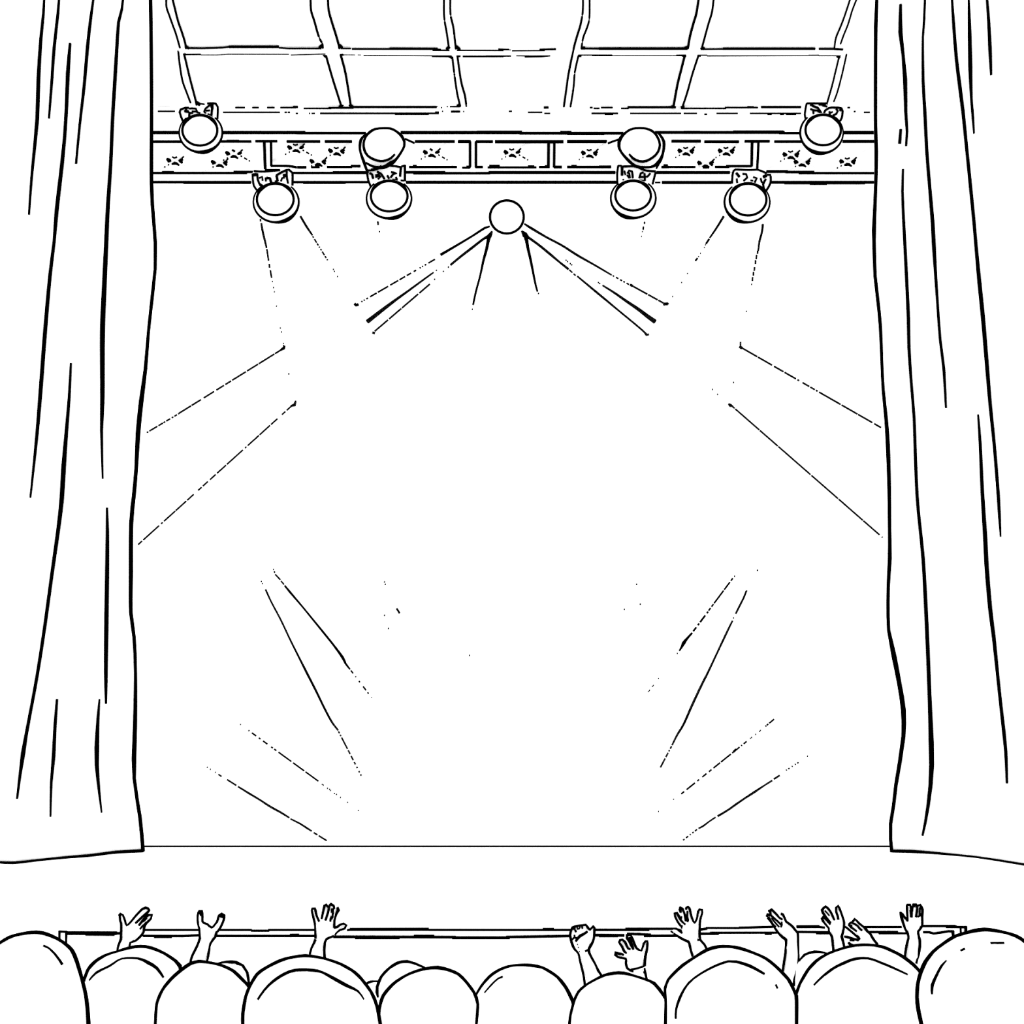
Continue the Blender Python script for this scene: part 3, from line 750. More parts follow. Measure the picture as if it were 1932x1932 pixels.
# ------------------------------------------------------------------ light beams in the haze
def beam(label, A0, A1, B0, B1, Y0, Y1, draw):
    """A0-A1 and B0-B1 are the two drawn edges, Y0 -> Y1 the distance from lamp end to far end"""
    N = 24; n = 20
    am = ((A0[0] + B0[0]) / 2, (A0[1] + B0[1]) / 2); bm = ((A1[0] + B1[0]) / 2, (A1[1] + B1[1]) / 2)
    ax = (bm[0] - am[0], bm[1] - am[1]); L2 = ax[0] ** 2 + ax[1] ** 2
    def dep(x, y):
        t = ((x - am[0]) * ax[0] + (y - am[1]) * ax[1]) / L2
        return Y0 + (Y1 - Y0) * max(-.05, min(1.05, t))
    rings = []
    for i in range(N + 1):
        t = i / N
        Y = Y0 + (Y1 - Y0) * t
        a = P(A0[0] + (A1[0] - A0[0]) * t, A0[1] + (A1[1] - A0[1]) * t, Y)
        b = P(B0[0] + (B1[0] - B0[0]) * t, B0[1] + (B1[1] - B0[1]) * t, Y)
        m = (a + b) / 2; h = (a - b) / 2; r = h.length
        rings.append([m + h * math.cos(q) + Vector((0, r, 0)) * math.sin(q) for q in [2 * math.pi * j / n for j in range(n)]])
    mb = MB()
    mb.loft(rings, cap=False)
    draw(mb, dict(depth=dep))
    o = mb.build('light_beam', M_HAZE)
    tag(o, label, 'light beam', 'beams of light on the stage')
    return o

def d1(mb, k):
    ink(mb, [(491.2, 413), (491.8, 418)], w=2, **k)
    ink(mb, [(493, 421), (495.5, 436), (500, 455), (503, 468)], w=[2.4, 3.2, 3, 2.2], **k)
    ink(mb, [(503.5, 470), (506.7, 491.8)], w=2.2, **k)
    ink(mb, [(508, 498), (508.6, 505)], w=2.2, **k); ink(mb, [(510, 510), (512.4, 524)], w=2.2, **k)
    for x, y in ((514, 531), (516, 542.5), (517.7, 550.8), (521.6, 577.7), (528.9, 619), (531, 626.4), (534.9, 648), (535, 652)): dot(mb, x, y, w=2, **k)
    ink(mb, [(566.8, 408), (578, 427), (589.5, 444)], w=[3, 3.2, 2.2], **k)
    dashes(mb, (590, 446), (618.5, 491.8), pat=(3, 3, 8, 2, 4, 3, 2, 3), w=2, **k)
    for x, y in ((628.9, 508.4), (631, 512), (636.7, 521.8)): dot(mb, x, y, w=2, **k)
beam('beam fanning down from the leftmost bracketed spotlight under the truss', (491, 413), (568, 800), (567, 408), (770, 740), 8.25, 9.2, d1)
def d2(mb, k):
    ink(mb, [(1365.4, 408.3), (1352, 430), (1339, 449)], w=[3.4, 2.8, 2.2], **k)
    ink(mb, [(1338, 451), (1332, 460)], w=2.8, **k)
    for x, y in ((1331, 462), (1329, 467), (1321.6, 478), (1318, 484), (1297, 516), (1286, 533), (1269, 559.3), (1261, 573)): dot(mb, x, y, w=2, **k)
    ink(mb, [(1316, 487), (1312, 492)], w=2.4, **k)
    ink(mb, [(1439.3, 423), (1437.5, 438), (1433, 455), (1430.6, 473)], w=[3.4, 3, 3, 2.2], **k)
    for a, b in (((1429.6, 473), (1429, 479)), ((1427.4, 481), (1426.8, 489)), ((1425.4, 491), (1425.2, 498)), ((1423.6, 504), (1423, 511)), ((1421.8, 513), (1421.4, 520)), ((1420, 523), (1419.6, 530))):
        ink(mb, [a, b], w=2.2, **k)
    dot(mb, 1418, 536.5, **k); dot(mb, 1408.3, 587.6, **k)
beam('beam fanning down from the rightmost bracketed spotlight under the truss', (1365, 408), (1162, 740), (1440, 423), (1368, 800), 8.25, 9.2, d2)
def d3(mb, k):
    ink(mb, [(711, 419), (713.2, 418.6), (713.4, 424)], w=2.2, sharp=True, **k)
    dot(mb, 716, 437, **k)
beam('short faint beam under the bracketed spotlight left of the globe lamp', (712, 416), (724, 500), (756, 416), (790, 500), 8.25, 8.6, d3)
def d4(mb, k):
    for a, b in (((1216, 419), (1216, 422)), ((1214, 428), (1213.6, 433))): ink(mb, [a, b], w=2.2, **k)
    dot(mb, 1212, 437, **k); dot(mb, 1210.4, 446, **k)
beam('short faint beam under the bracketed spotlight right of the globe lamp', (1217, 416), (1205, 500), (1172, 416), (1138, 500), 8.25, 8.6, d4)
def d5(mb, k):
    ink(mb, [(924, 427.2), (915, 430), (890, 446), (860, 464), (831.5, 480.7)], w=[2.4, 3.6, 3, 3.4, 4.4], **k)
    dashes(mb, (820.5, 489.3), (671.5, 575.4), pat=(14, 5, 3, 4, 2, 3, 2, 8, 5, 6, 9, 4, 12, 3, 17, 5, 22, 3), w=2.2, **k)
    ink(mb, [(669, 573), (672, 576), (676, 574.5)], w=4.6, sharp=True, **k)
    ink(mb, [(928.5, 436), (924, 445), (918, 450)], w=[2, 8, 6], **k)
    ink(mb, [(921, 446), (911.6, 451.2), (890, 468), (868, 485), (850, 500)], w=[5, 3.6, 4, 3.6, 3.2], **k)
    dot(mb, 846, 504, w=2.2, **k); dot(mb, 836.6, 512, w=2, **k); dot(mb, 823.4, 510, w=2, **k)
    ink(mb, [(818, 514), (800, 527), (770, 549), (745, 567), (720, 586), (693, 607)], w=[2, 2.6, 3.2, 4.4, 6, 7.4], **k)
    dot(mb, 820, 527, w=2.2, **k)
    dashes(mb, (811, 536), (707, 625), pat=(26, 3, 40, 2, 30, 3, 50, 2), w=2.3, **k)
    ink(mb, [(705.6, 626), (704.4, 630)], w=4.4, sharp=True, **k)
    ink(mb, [(536.8, 652), (535.5, 657), (530, 660)], w=[3, 5, 3.4], sharp=True, **k)
    dashes(mb, (536, 656.6), (338, 779.6), pat=(20, 2, 34, 2, 24, 3, 30, 3, 12, 4, 16, 6, 22, 7), w=2.2, **k)
    dashes(mb, (338, 780), (277.3, 816), pat=(2, 3, 5, 3, 3, 4, 8, 3, 3, 2, 9, 3, 14, 1), w=2.1, **k)
    ink(mb, [(558, 756), (556, 764), (549, 766)], w=[2, 5.4, 3], sharp=True, **k)
    dashes(mb, (550, 766), (260.7, 1027.4), pat=(12, 4, 8, 12, 16, 3, 26, 2, 28, 4, 3, 6, 40, 3, 22, 4, 14, 6), w=2, **k)
beam('long beam fanning down to the left from the globe lamp', (924, 427.2), (277.3, 816), (926, 440), (260.7, 1027.4), 8.15, 9.3, d5)
def d6(mb, k):
    ink(mb, [(989, 422.2), (1003, 431), (1030, 447), (1060, 463), (1090, 482), (1120, 499), (1154, 519)], w=[2.2, 4, 3.2, 3.2, 3.6, 2.8, 2.2], **k)
    dashes(mb, (1156, 520), (1187, 537), pat=(3, 4, 5, 4, 4, 3), w=2, **k)
    ink(mb, [(1189, 537), (1194, 540)], w=3.8, sharp=True, **k)
    dashes(mb, (1195, 540.5), (1252, 572), pat=(30, 2, 20, 2), w=2.4, **k)
    ink(mb, [(1252, 574), (1260, 573)], w=4.8, sharp=True, **k)
    ink(mb, [(984, 435.4), (990, 443), (997, 449)], w=[2, 10, 5], **k)
    ink(mb, [(994, 446), (1015, 461), (1036, 478), (1055, 494), (1072.6, 508)], w=[4, 3.6, 4, 3, 3.6], **k)
    dashes(mb, (1074, 509), (1086, 520), pat=(8, 3), w=2, **k)
    ink(mb, [(1089, 521), (1125, 551), (1142, 565), (1166, 585), (1200, 613), (1216, 627), (1220, 632)], w=[2.2, 3.4, 3.2, 2.6, 2.6, 2.6, 4], **k)
    ink(mb, [(1219, 632), (1224, 631)], w=3, sharp=True, **k)
    for x, y in ((1068, 491), (1071, 493.4), (1076, 497.4), (1078.6, 499.6), (1129, 533), (1131.4, 535)): dot(mb, x, y, w=2, **k)
    ink(mb, [(1136.9, 538.4), (1160, 553), (1180, 567), (1205, 584), (1222, 597), (1236, 607)], w=[2.2, 3.4, 4.2, 5.6, 6.8, 8], **k)
    ink(mb, [(1397, 645), (1397, 654)], w=2.2, **k); ink(mb, [(1395.6, 654), (1400, 657)], w=4.6, sharp=True, **k)
    dashes(mb, (1399, 656), (1661.8, 806.5), pat=(34, 2, 30, 5, 20, 3, 24, 4, 3, 8, 14, 3, 9, 3, 3, 4, 46, 3), w=2.3, **k)
    ink(mb, [(1374.6, 762), (1378, 765), (1382, 766)], w=[3, 5.4, 2.6], sharp=True, **k)
    dashes(mb, (1382, 767), (1665, 1014), pat=(5, 2, 60, 2, 44, 2, 80, 3, 66, 2, 60, 2, 40, 6), w=2.1, **k)
beam('long beam fanning down to the right from the globe lamp', (989, 422.2), (1661.8, 806.5), (987, 440), (1665, 1014), 8.15, 9.3, d6)
def d7(mb, k):
    ink(mb, [(928, 437), (924, 446), (920.6, 456)], w=[2, 5, 5.6], **k)
    ink(mb, [(921.5, 452), (918, 470), (912, 492), (906, 520), (898, 550), (892.6, 575)], w=[5.4, 4.6, 3.8, 2.8, 2.8, 2.6], **k)
    dot(mb, 891.2, 583.5, **k)
    ink(mb, [(985, 436), (990, 442), (993, 452)], w=[2, 6, 6.4], **k)
    ink(mb, [(993, 450), (996, 468), (1001, 490), (1005.8, 513.8), (1010, 535), (1014, 550)], w=[6, 4.6, 4, 3.4, 3, 2.4], **k)
    dot(mb, 1016, 553.6, **k)
beam('narrow beam dropping straight down from the globe lamp', (926, 440), (890, 590), (987, 440), (1022, 590), 8.15, 8.6, d7)
def d8(mb, k):
    dot(mb, 515.8, 1074.4, w=1.8, **k); ink(mb, [(517.6, 1077.6), (518.2, 1081)], w=1.8, **k)
    ink(mb, [(519.2, 1083.5), (529, 1094)], w=2, **k); ink(mb, [(530, 1096), (536, 1103)], w=1.9, **k)
    ink(mb, [(537, 1104.6), (547, 1117), (570, 1144), (588, 1166), (610, 1193), (630, 1218), (646.7, 1241), (652, 1252), (660.5, 1263)], w=[2.2, 3.4, 2.2, 2.6, 2.6, 3.4, 2.8, 5, 2.8, 2], **k)
    dashes(mb, (662, 1265), (701.4, 1316.5), pat=(7, 7, 2, 9, 3, 10, 9, 5, 3, 9, 3, 3), w=1.9, **k)
    dot(mb, 493.2, 1097, w=1.8, **k); dot(mb, 495.2, 1101, w=1.8, **k)
    ink(mb, [(501, 1112), (512, 1136), (530, 1170), (547, 1206), (562, 1236), (578.6, 1269), (596, 1303), (612, 1336), (626, 1362), (638, 1378)], w=[2.4, 2.2, 2.4, 2.4, 2.6, 3.4, 3.2, 3, 3, 2.4], **k)
    dashes(mb, (638.6, 1380), (684, 1468.3), pat=(4, 3, 3, 3, 24, 3, 8, 4, 9, 4, 5, 5, 3, 6, 3, 4, 3, 9, 4, 1), w=2.1, **k)
beam('steep beam widening down to the floor, lower left of the stage', (515.8, 1074), (701.4, 1316.5), (493, 1097), (684, 1468), 8.9, 9.2, d8)
def d9(mb, k):
    dot(mb, 1385.8, 1087.4, w=1.8, **k)
    dashes(mb, (1382.6, 1091), (1337, 1152), pat=(6, 3, 18, 2, 30, 2), w=2.1, **k)
    dashes(mb, (1336, 1154), (1308, 1191), pat=(4, 5, 16, 3), w=2.6, **k)
    ink(mb, [(1306, 1194), (1297, 1204), (1290, 1213), (1286, 1221), (1281.8, 1228)], w=[2.6, 3.6, 6, 3.4, 2], **k)
    for x, y in ((1278, 1232.8), (1242.4, 1280), (1232.6, 1293.5), (1230.8, 1295), (1225.6, 1302.6), (1223.4, 1304.6)): dot(mb, x, y, w=1.8, **k)
    ink(mb, [(1408.6, 1114), (1403, 1128), (1394, 1146), (1388, 1158)], w=[2.4, 2.6, 2.6, 2.4], **k)
    dot(mb, 1384, 1166, w=2, **k)
    ink(mb, [(1382, 1171), (1368, 1200), (1352, 1234), (1336, 1268), (1323.9, 1292), (1306, 1330), (1290, 1366), (1278, 1386), (1268, 1406)], w=[2.2, 3, 2.6, 3, 3.4, 3.6, 3.2, 3, 2.2], **k)
    dashes(mb, (1267, 1408), (1246, 1448), pat=(5, 3, 3, 3, 9, 3, 20, 1), w=2.2, **k)
beam('steep beam widening down to the floor, lower right of the stage', (1386, 1087), (1223, 1304), (1409, 1114), (1246, 1448), 8.9, 9.2, d9)
def d10(mb, k):
    dot(mb, 453.7, 1367, w=1.8, **k)
    dashes(mb, (468.8, 1378), (601.8, 1474.7), pat=(2, 6, 10, 6, 4, 6, 10, 9, 4, 3, 5, 5, 30, 4, 26, 3, 30, 3), w=2, **k)
    for x, y in ((608, 1480), (610, 1481.4), (617.8, 1487.4), (621.6, 1489.4), (623.6, 1491.4), (631, 1497), (634.8, 1498.8), (642.4, 1504.5), (655.7, 1513.8), (676.3, 1529)): dot(mb, x, y, w=1.8, **k)
    for x, y in ((391.2, 1447.7), (397, 1451.5), (406.5, 1457.3)): dot(mb, x, y, w=1.8, **k)
    ink(mb, [(412, 1461), (418, 1465)], w=2, **k)
    ink(mb, [(428.6, 1471), (446, 1482)], w=2.2, **k)
    ink(mb, [(449, 1484), (470, 1497), (490, 1509), (510, 1522), (530, 1533), (546, 1543)], w=[2.2, 3, 2.6, 3.2, 3, 2.2], **k)
    ink(mb, [(548, 1545), (566, 1554), (580, 1563), (588, 1568)], w=[2.2, 2.4, 2.8, 2.2], **k)
    dashes(mb, (592, 1571), (616.3, 1586), pat=(8, 3, 20, 1), w=2.2, **k)
beam('shallow beam low on the left, just above the stage floor', (453.7, 1367), (676.3, 1529), (391, 1447.7), (616.3, 1586), 8.6, 8.9, d10)
def d11(mb, k):
    dashes(mb, (1460.4, 1357), (1444, 1370.6), pat=(12, 2, 4, 1), w=2, **k)
    for x, y in ((1434.6, 1378.4), (1432.8, 1380), (1425.6, 1385.6), (1418, 1391.4), (1415.8, 1393)): dot(mb, x, y, w=1.8, **k)
    dashes(mb, (1408.6, 1399), (1281.8, 1500.7), pat=(7, 4, 2, 4, 18, 3, 24, 2, 16, 5, 6, 6, 10, 8, 4, 6, 20, 6), w=2.1, **k)
    ink(mb, [(1389, 1413.6), (1384, 1418.4)], w=3.4, **k)
    dot(mb, 1270.8, 1508, w=1.8, **k); dot(mb, 1242.4, 1531, w=1.8, **k)
    dot(mb, 1523.5, 1426.8, w=1.8, **k)
    dashes(mb, (1506.6, 1438.4), (1479, 1456), pat=(3, 3, 2, 5, 2, 5), w=1.9, **k)
    ink(mb, [(1471, 1463), (1460, 1470)], w=2.6, **k)
    ink(mb, [(1457, 1472.6), (1442, 1482), (1424, 1494), (1404, 1507), (1388, 1518), (1374, 1528), (1354, 1540)], w=[2.6, 2.2, 3.6, 2.8, 3.2, 3, 3.2], **k)
    ink(mb, [(1350, 1542), (1338, 1550), (1326, 1559), (1318, 1563)], w=[2.2, 2, 2.6, 2.2], **k)
    dashes(mb, (1315, 1565), (1287.6, 1586), pat=(5, 3, 3, 4, 2, 4, 5, 4, 3, 2), w=2, **k)
beam('shallow beam low on the right, just above the stage floor', (1460, 1357), (1242.4, 1531), (1523.5, 1426.8), (1287.6, 1586), 8.6, 8.9, d11)

# ------------------------------------------------------------------ people
def capsule(mb, a, b, ra, rb, flat=None, n=12):
    """tapered rounded limb from a to b; flat scales it front to back"""
    a, b = Vector(a), Vector(b)
    d = b - a
    L = d.length
    t = d.normalized() if L > 1e-6 else Vector((0, 0, 1))
    s = t.cross(Vector((0, 1, 0)))
    if s.length < 1e-3: s = Vector((1, 0, 0))
    s.normalize(); u = t.cross(s).normalized()
    rings = []
    for k in range(1, 5):
        th = math.pi / 2 * k / 4
        rings.append((a - t * ra * math.cos(th), ra * math.sin(th)))
    for k in range(4, 0, -1):
        th = math.pi / 2 * k / 4
        rings.append((b + t * rb * math.cos(th), rb * math.sin(th)))
    R_ = []
    for c_, r_ in rings:
        ring = []
        for j in range(n):
            q = 2 * math.pi * j / n
            o = r_ * (math.cos(q) * s + math.sin(q) * u)
            if flat: o.y *= flat
            ring.append(c_ + o)
        R_.append(ring)
    mb.loft(R_)

def remesh(mb, voxel, smooth=3):
    me = bpy.data.meshes.new('tmp'); me.from_pydata([tuple(v) for v in mb.v], [], mb.f); me.update()
    o = bpy.data.objects.new('tmp', me); COL.objects.link(o)
    md = o.modifiers.new('r', 'REMESH'); md.mode = 'VOXEL'; md.voxel_size = voxel; md.use_smooth_shade = True
    s = o.modifiers.new('s', 'SMOOTH'); s.iterations = smooth; s.factor = 0.5
    dg = bpy.context.evaluated_depsgraph_get()
    m2 = bpy.data.meshes.new_from_object(o.evaluated_get(dg))
    bpy.data.objects.remove(o); bpy.data.meshes.remove(me)
    out = MB()
    out.v = [v.co.copy() for v in m2.vertices]
    out.f = [list(p.vertices) for p in m2.polygons]
    out.m = [0] * len(out.f); out.s = [True] * len(out.f)
    bpy.data.meshes.remove(m2)
    return out

def figure(x, y, ztop, zfoot, hw, arms='down', skip=None, lean=0.0):
    """body standing at (x, y) looking at the stage (+Y); hw = half head width; returns MB of limbs"""
    mb = MB()
    Ht = ztop - zfoot
    hc = ztop - 0.115
    r = min(hw, 0.085)
    V = lambda dx, dy, z: (x + dx, y + dy, z)
    capsule(mb, V(0, 0, hc + .01), V(0, .012, hc - .03), r, r * .95)
    capsule(mb, V(0, .02, hc - .05), V(0, .045, hc - .085), r * .72, r * .45)             # jaw
    capsule(mb, V(0, r * .95, hc - .01), V(0, r * 1.2, hc - .04), .01, .014)             # nose
    for s in (-1, 1):
        capsule(mb, V(s * r * .98, .0, hc), V(s * r * .98, .005, hc - .04), .014, .01)    # ears
        capsule(mb, V(s * .03, r * .93, hc + .002), V(s * .03, r * .93, hc + .003), .014, .014)  # eyes
    capsule(mb, V(-.02, r * .98, hc - .062), V(.02, r * .98, hc - .062), .008, .008)      # mouth
    zs = ztop - 0.30
    capsule(mb, V(0, 0, hc - .07), V(0, -.01, zs + .02), .05, .055)
    sw = 0.135
    capsule(mb, V(-sw, -.01, zs - .02), V(sw, -.01, zs - .02), .05, .05)
    capsule(mb, V(0, 0, zs - .06), V(0, 0, zs - .30), .125, .105, flat=.62)
    capsule(mb, V(0, 0, zs - .30), V(0, 0, zfoot + Ht * .50), .105, .115, flat=.68)
    for s in (-1, 1):
        hip = V(s * .075, 0, zfoot + Ht * .48); kn = V(s * .08, .01, zfoot + Ht * .27); an = V(s * .08, -.01, zfoot + .07)
        capsule(mb, hip, kn, .075, .052); capsule(mb, kn, an, .05, .036)
        capsule(mb, V(s * .08, -.02, zfoot + .035), V(s * .085, .14, zfoot + .03), .035, .028)
        if s != skip:
            sh = V(s * (sw + .015), -.01, zs - .03); el = V(s * (sw + .035), -.01, zs - .30); wr = V(s * (sw + .02), .05, zs - .52)
            capsule(mb, sh, el, .042, .034); capsule(mb, el, wr, .033, .024)
            pm = V(s * (sw + .015), .06, zs - .60)
            capsule(mb, wr, pm, .026, .034, flat=.6)
            for q in range(4):
                capsule(mb, V(s * (sw + .015), .035 + q * .017, zs - .62), V(s * (sw + .005), .045 + q * .017, zs - .685 - (.008 if q in (1, 2) else 0)), .0095, .008)
            capsule(mb, V(s * (sw + .01), .08, zs - .58), V(s * (sw - .01), .105, zs - .63), .011, .009)
    return mb, zs, sw

def shoulder_lines(mb, x, y, ztop, zs, sides=(-1, 1), w=.0042):
    """drawn contour from the neck over the shoulder and down the hanging arm"""
    for s in sides:
        pts = [(.052, zs + .09), (.06, zs + .04), (.10, zs + .035), (.15, zs + .02), (.188, zs - .02), (.198, zs - .08), (.205, zs - .2), (.206, zs - .32), (.195, zs - .42), (.182, zs - .52)]
        mb.tube([Vector((x + s * a, y - .012, z)) for a, z in pts], [w] * len(pts))

def hair_from_outline(left, right, top, c, d, depth=.92, n=28, rows=26):
    """rounded hair, the head nodding towards the stage along d; left/right = (py, px) tables from the crown downwards"""
    yb = min(left[-1][0], right[-1][0])
    eye = Vector((0, 0, H))
    k_ = (c - eye).dot(d)
    def pl(x, y):
        r = P(x, y, 1.0) - eye
        return eye + r * (k_ / r.dot(d))
    mb = MB(); rings = []
    for i in range(rows + 1):
        t = i / rows
        t = t * t * .6 + t * .4
        y = top + (yb - top) * t
        xl, xr = interp(left, y), interp(right, y)
        if i == 0:
            cx = (xl + xr) / 2; xl, xr = cx - 3, cx + 3
        a, b = pl(xl, y), pl(xr, y)
        m, h = (a + b) / 2, (b - a) / 2
        rings.append([m + h * math.cos(q) + d * (h.length * depth * math.sin(q)) for q in [2 * math.pi * j / n for j in range(n)]])
    mb.loft(rings)
    return mb, lambda x, y: pl(x, y).y

def head_person(label, Y, outline, w, inner=(), ext=None, group='front audience seen from behind', drawn=None):
    """outline = traced arc from lower left over the crown to lower right; drawn = the part inked, default all"""
    ti = min(range(len(outline)), key=lambda i: outline[i][1])
    top = outline[ti][1]
    L = [(y, x) for x, y in outline[:ti + 1]][::-1]
    R_ = [(y, x) for x, y in outline[ti:]]
    # keep rows increasing
    def mono(t):
        out = [t[0]]
        for a in t[1:]:
            if a[0] > out[-1][0] + .3: out.append(a)
        return out
    L, R_ = mono(L), mono(R_)
    xl, xr = L[-1][1], R_[-1][1]
    wid = max(x for _, x in R_) - min(x for _, x in L)
    cx = (max(x for _, x in R_) + min(x for _, x in L)) / 2
    yb = max(L[-1][0], R_[-1][0])
    for T_, s in ((L, -1), (R_, 1)):
        x0 = T_[-1][1]
        T_.append((max(T_[-1][0] + 1, yb + wid * .10), x0 - s * wid * .01))
        T_.append((T_[-1][0] + wid * .22, cx + s * wid * .36))
        T_.append((T_[-1][0] + wid * .10, cx + s * wid * .24))
    hw = wid / 2 / F * Y
    c = P(cx, top, Y)
    root = empty('person', (c.x, Y, TIER))
    tag(root, label, 'person', group)
    fm, zs, sw = figure(c.x, Y, c.z - .025, TIER, hw * .72)
    body = remesh(fm, .012, 3)
    shoulder_lines(body, c.x, Y, c.z, zs)
    body.build('body', M_SKIN, root)
    hc_ = P(cx, top + wid * .42, Y)
    sight = (hc_ - Vector((0, 0, H))).normalized()
    hb, pd = hair_from_outline(L, R_, top, hc_, sight)
    bv = hb.bvh()
    drawn = list(drawn or outline)
    if drawn[0][1] >= 1940: drawn.insert(0, (drawn[0][0] - .003 * (drawn[0][0] - cx), 1990))
    if drawn[-1][1] >= 1940: drawn.append((drawn[-1][0] - .003 * (drawn[-1][0] - cx), 1990))
    ink(hb, drawn, w=w, depth=lambda x, y: pd(x, y) - hw * .16, step=8)
    for pts, ww in inner:
        ink(hb, pts, w=ww, bvh=bv, Y=Y, step=8)
    hb.build('hair', M_HAIR, root)
    return root

head_person('head and shoulders cut off by the left frame edge, largest head at the left', 2.3,
            [(-52, 1880), (-46, 1840), (-32, 1800), (0, 1779), (16.6, 1768.6), (41.4, 1762), (68.3, 1758.6), (89, 1762.5), (111.8, 1773), (124.2, 1781.5), (136.6, 1794), (145, 1814), (154.2, 1845.3), (161.5, 1876.3), (165, 1905), (167, 1945)],
            [6, 5, 5, 5, 5.6, 6, 5, 6, 7, 6, 7, 8, 10], [([(81.8, 1784), (91, 1788.3), (103.5, 1799.7), (112.8, 1812), (117.6, 1820)], [3.4, 3, 3.4, 4.4])])
head_person('second head from the left with one long curved hair line, between two closer heads', 2.8,
            [(156, 1870), (158.4, 1849.4), (165.6, 1830.8), (178, 1816.3), (196.7, 1803.9), (221.5, 1795.6), (244.3, 1788.3), (265, 1785.6), (285.7, 1788.3), (310.6, 1799.7), (331.3, 1814.2), (339.5, 1824.6), (341.5, 1836), (344, 1870)],
            [6, 6, 7, 5, 5, 6, 5, 5, 7, 9, 5], [([(168.7, 1849.4), (182.2, 1835), (207, 1822.5), (229.8, 1809), (260.9, 1808.6), (279.5, 1816.3), (296, 1826.6), (308.5, 1844.2)], [2.6, 4, 3.6, 3, 4, 6, 5, 3])],
            drawn=[(158.4, 1852), (165.6, 1830.8), (178, 1816.3), (196.7, 1803.9), (221.5, 1795.6), (244.3, 1788.3), (265, 1785.6), (285.7, 1788.3), (310.6, 1799.7), (331.3, 1814.2), (339, 1823), (339.5, 1833)])
head_person('plain rounded head directly below the hand making a horned sign', 2.55,
            [(293, 1945), (293.5, 1925), (296, 1893), (306.4, 1868), (323, 1847.4), (341.6, 1830.8), (360.4, 1816.3), (374.8, 1813.6), (399.7, 1817.3), (420.4, 1822.5), (441, 1832.9), (455.6, 1847.4), (470, 1862), (476, 1885), (478, 1945)],
            [5.6, 5, 5, 4.6, 5, 7, 6, 5, 5, 5, 6, 7, 6], drawn=[(293, 1945), (293.5, 1925), (296, 1893), (306.4, 1868), (323, 1847.4), (341.6, 1830.8), (360.4, 1817), (374.8, 1813.6), (399.7, 1817.3), (420.4, 1822.5), (441, 1832.9), (455.6, 1847.4), (470, 1862)])
head_person('broad head with a long curved hair line, below the wide open hand left of centre', 2.3,
            [(459, 1945), (458.7, 1913.6), (463.9, 1880.5), (472, 1859.8), (484.6, 1839), (499, 1828.7), (528, 1813.2), (553, 1806), (575.7, 1803.2), (598.4, 1806), (619, 1811), (644, 1820.4), (668.8, 1835), (683.3, 1849.4), (699.9, 1872.2), (710.2, 1897), (718.5, 1945)],
            [7, 7, 7, 5.4, 5, 7, 7, 5, 5.6, 5, 5, 7, 6, 6, 6, 7, 8], [([(486.6, 1885.7), (499, 1868), (515.6, 1851.5), (536.3, 1838), (557, 1830.8), (590, 1830.8), (608.8, 1835), (633.6, 1848.4), (656.4, 1860.8), (675, 1870), (686.4, 1885.7)], [3.6, 4, 5, 5.4, 5.6, 5.6, 4, 6, 6, 3.6, 2.4])])
head_person('plain rounded head left of centre, partly covering a smaller head on its left', 2.55,
            [(718, 1945), (715.5, 1913.6), (717.6, 1897), (723.8, 1878.4), (741.4, 1857.7), (762, 1843.2), (782.8, 1833.9), (803.5, 1828.2), (826.3, 1825.8), (849, 1831.8), (865.6, 1839), (880, 1853.6), (894.6, 1874.3), (900.8, 1895), (897.4, 1945)],
            [6, 8, 5, 7, 7, 5, 6, 6, 7, 7, 5, 6, 6, 5, 7])
head_person('plain rounded head in the very centre with one short hair line at upper left', 2.8,
            [(899.5, 1900), (898.8, 1876.3), (909, 1859.8), (923.6, 1843.2), (938, 1832.9), (956.7, 1824.6), (979.5, 1821.3), (1002.3, 1821.3), (1025, 1826.6), (1052, 1844.2), (1068.5, 1866), (1081, 1893), (1081.5, 1910), (1076, 1945)],
            [4, 5, 6, 6, 5, 5, 5, 5, 7, 8, 7, 5, 8], [([(914.3, 1873.2), (927.7, 1857.7), (940.2, 1846.3), (948.4, 1843.2)], [2.4, 3, 3, 4])],
            drawn=[(898.8, 1876.3), (909, 1859.8), (923.6, 1843.2), (938, 1832.9), (956.7, 1824.6), (979.5, 1821.3), (1002.3, 1821.3), (1025, 1826.6), (1052, 1844.2), (1068.5, 1866), (1081, 1893), (1080.5, 1907), (1075.8, 1945)])
head_person('plain rounded head right of centre, below the fist and the low open hand', 2.55,
            [(1074, 1945), (1076.5, 1916.7), (1081, 1898), (1083.5, 1888.8), (1091.2, 1871.7), (1105.2, 1859.3), (1123.9, 1848.4), (1139.4, 1840.6), (1158, 1835.9), (1176.6, 1835.7), (1195.3, 1841.4), (1214, 1847.6), (1234, 1856), (1243.4, 1867), (1254.3, 1882.6), (1259, 1910), (1260, 1945)],
            [6, 5, 5, 5, 4.6, 5, 5, 5, 5, 6, 8, 6], drawn=[(1074, 1945), (1076.5, 1916.7), (1081, 1898), (1083.5, 1888.8), (1091.2, 1871.7), (1105.2, 1859.3), (1123.9, 1848.4), (1139.4, 1840.6), (1158, 1835.9), (1176.6, 1835.7), (1195.3, 1841.4), (1214, 1847.6), (1234, 1856), (1243.4, 1867), (1254.3, 1882.6)])
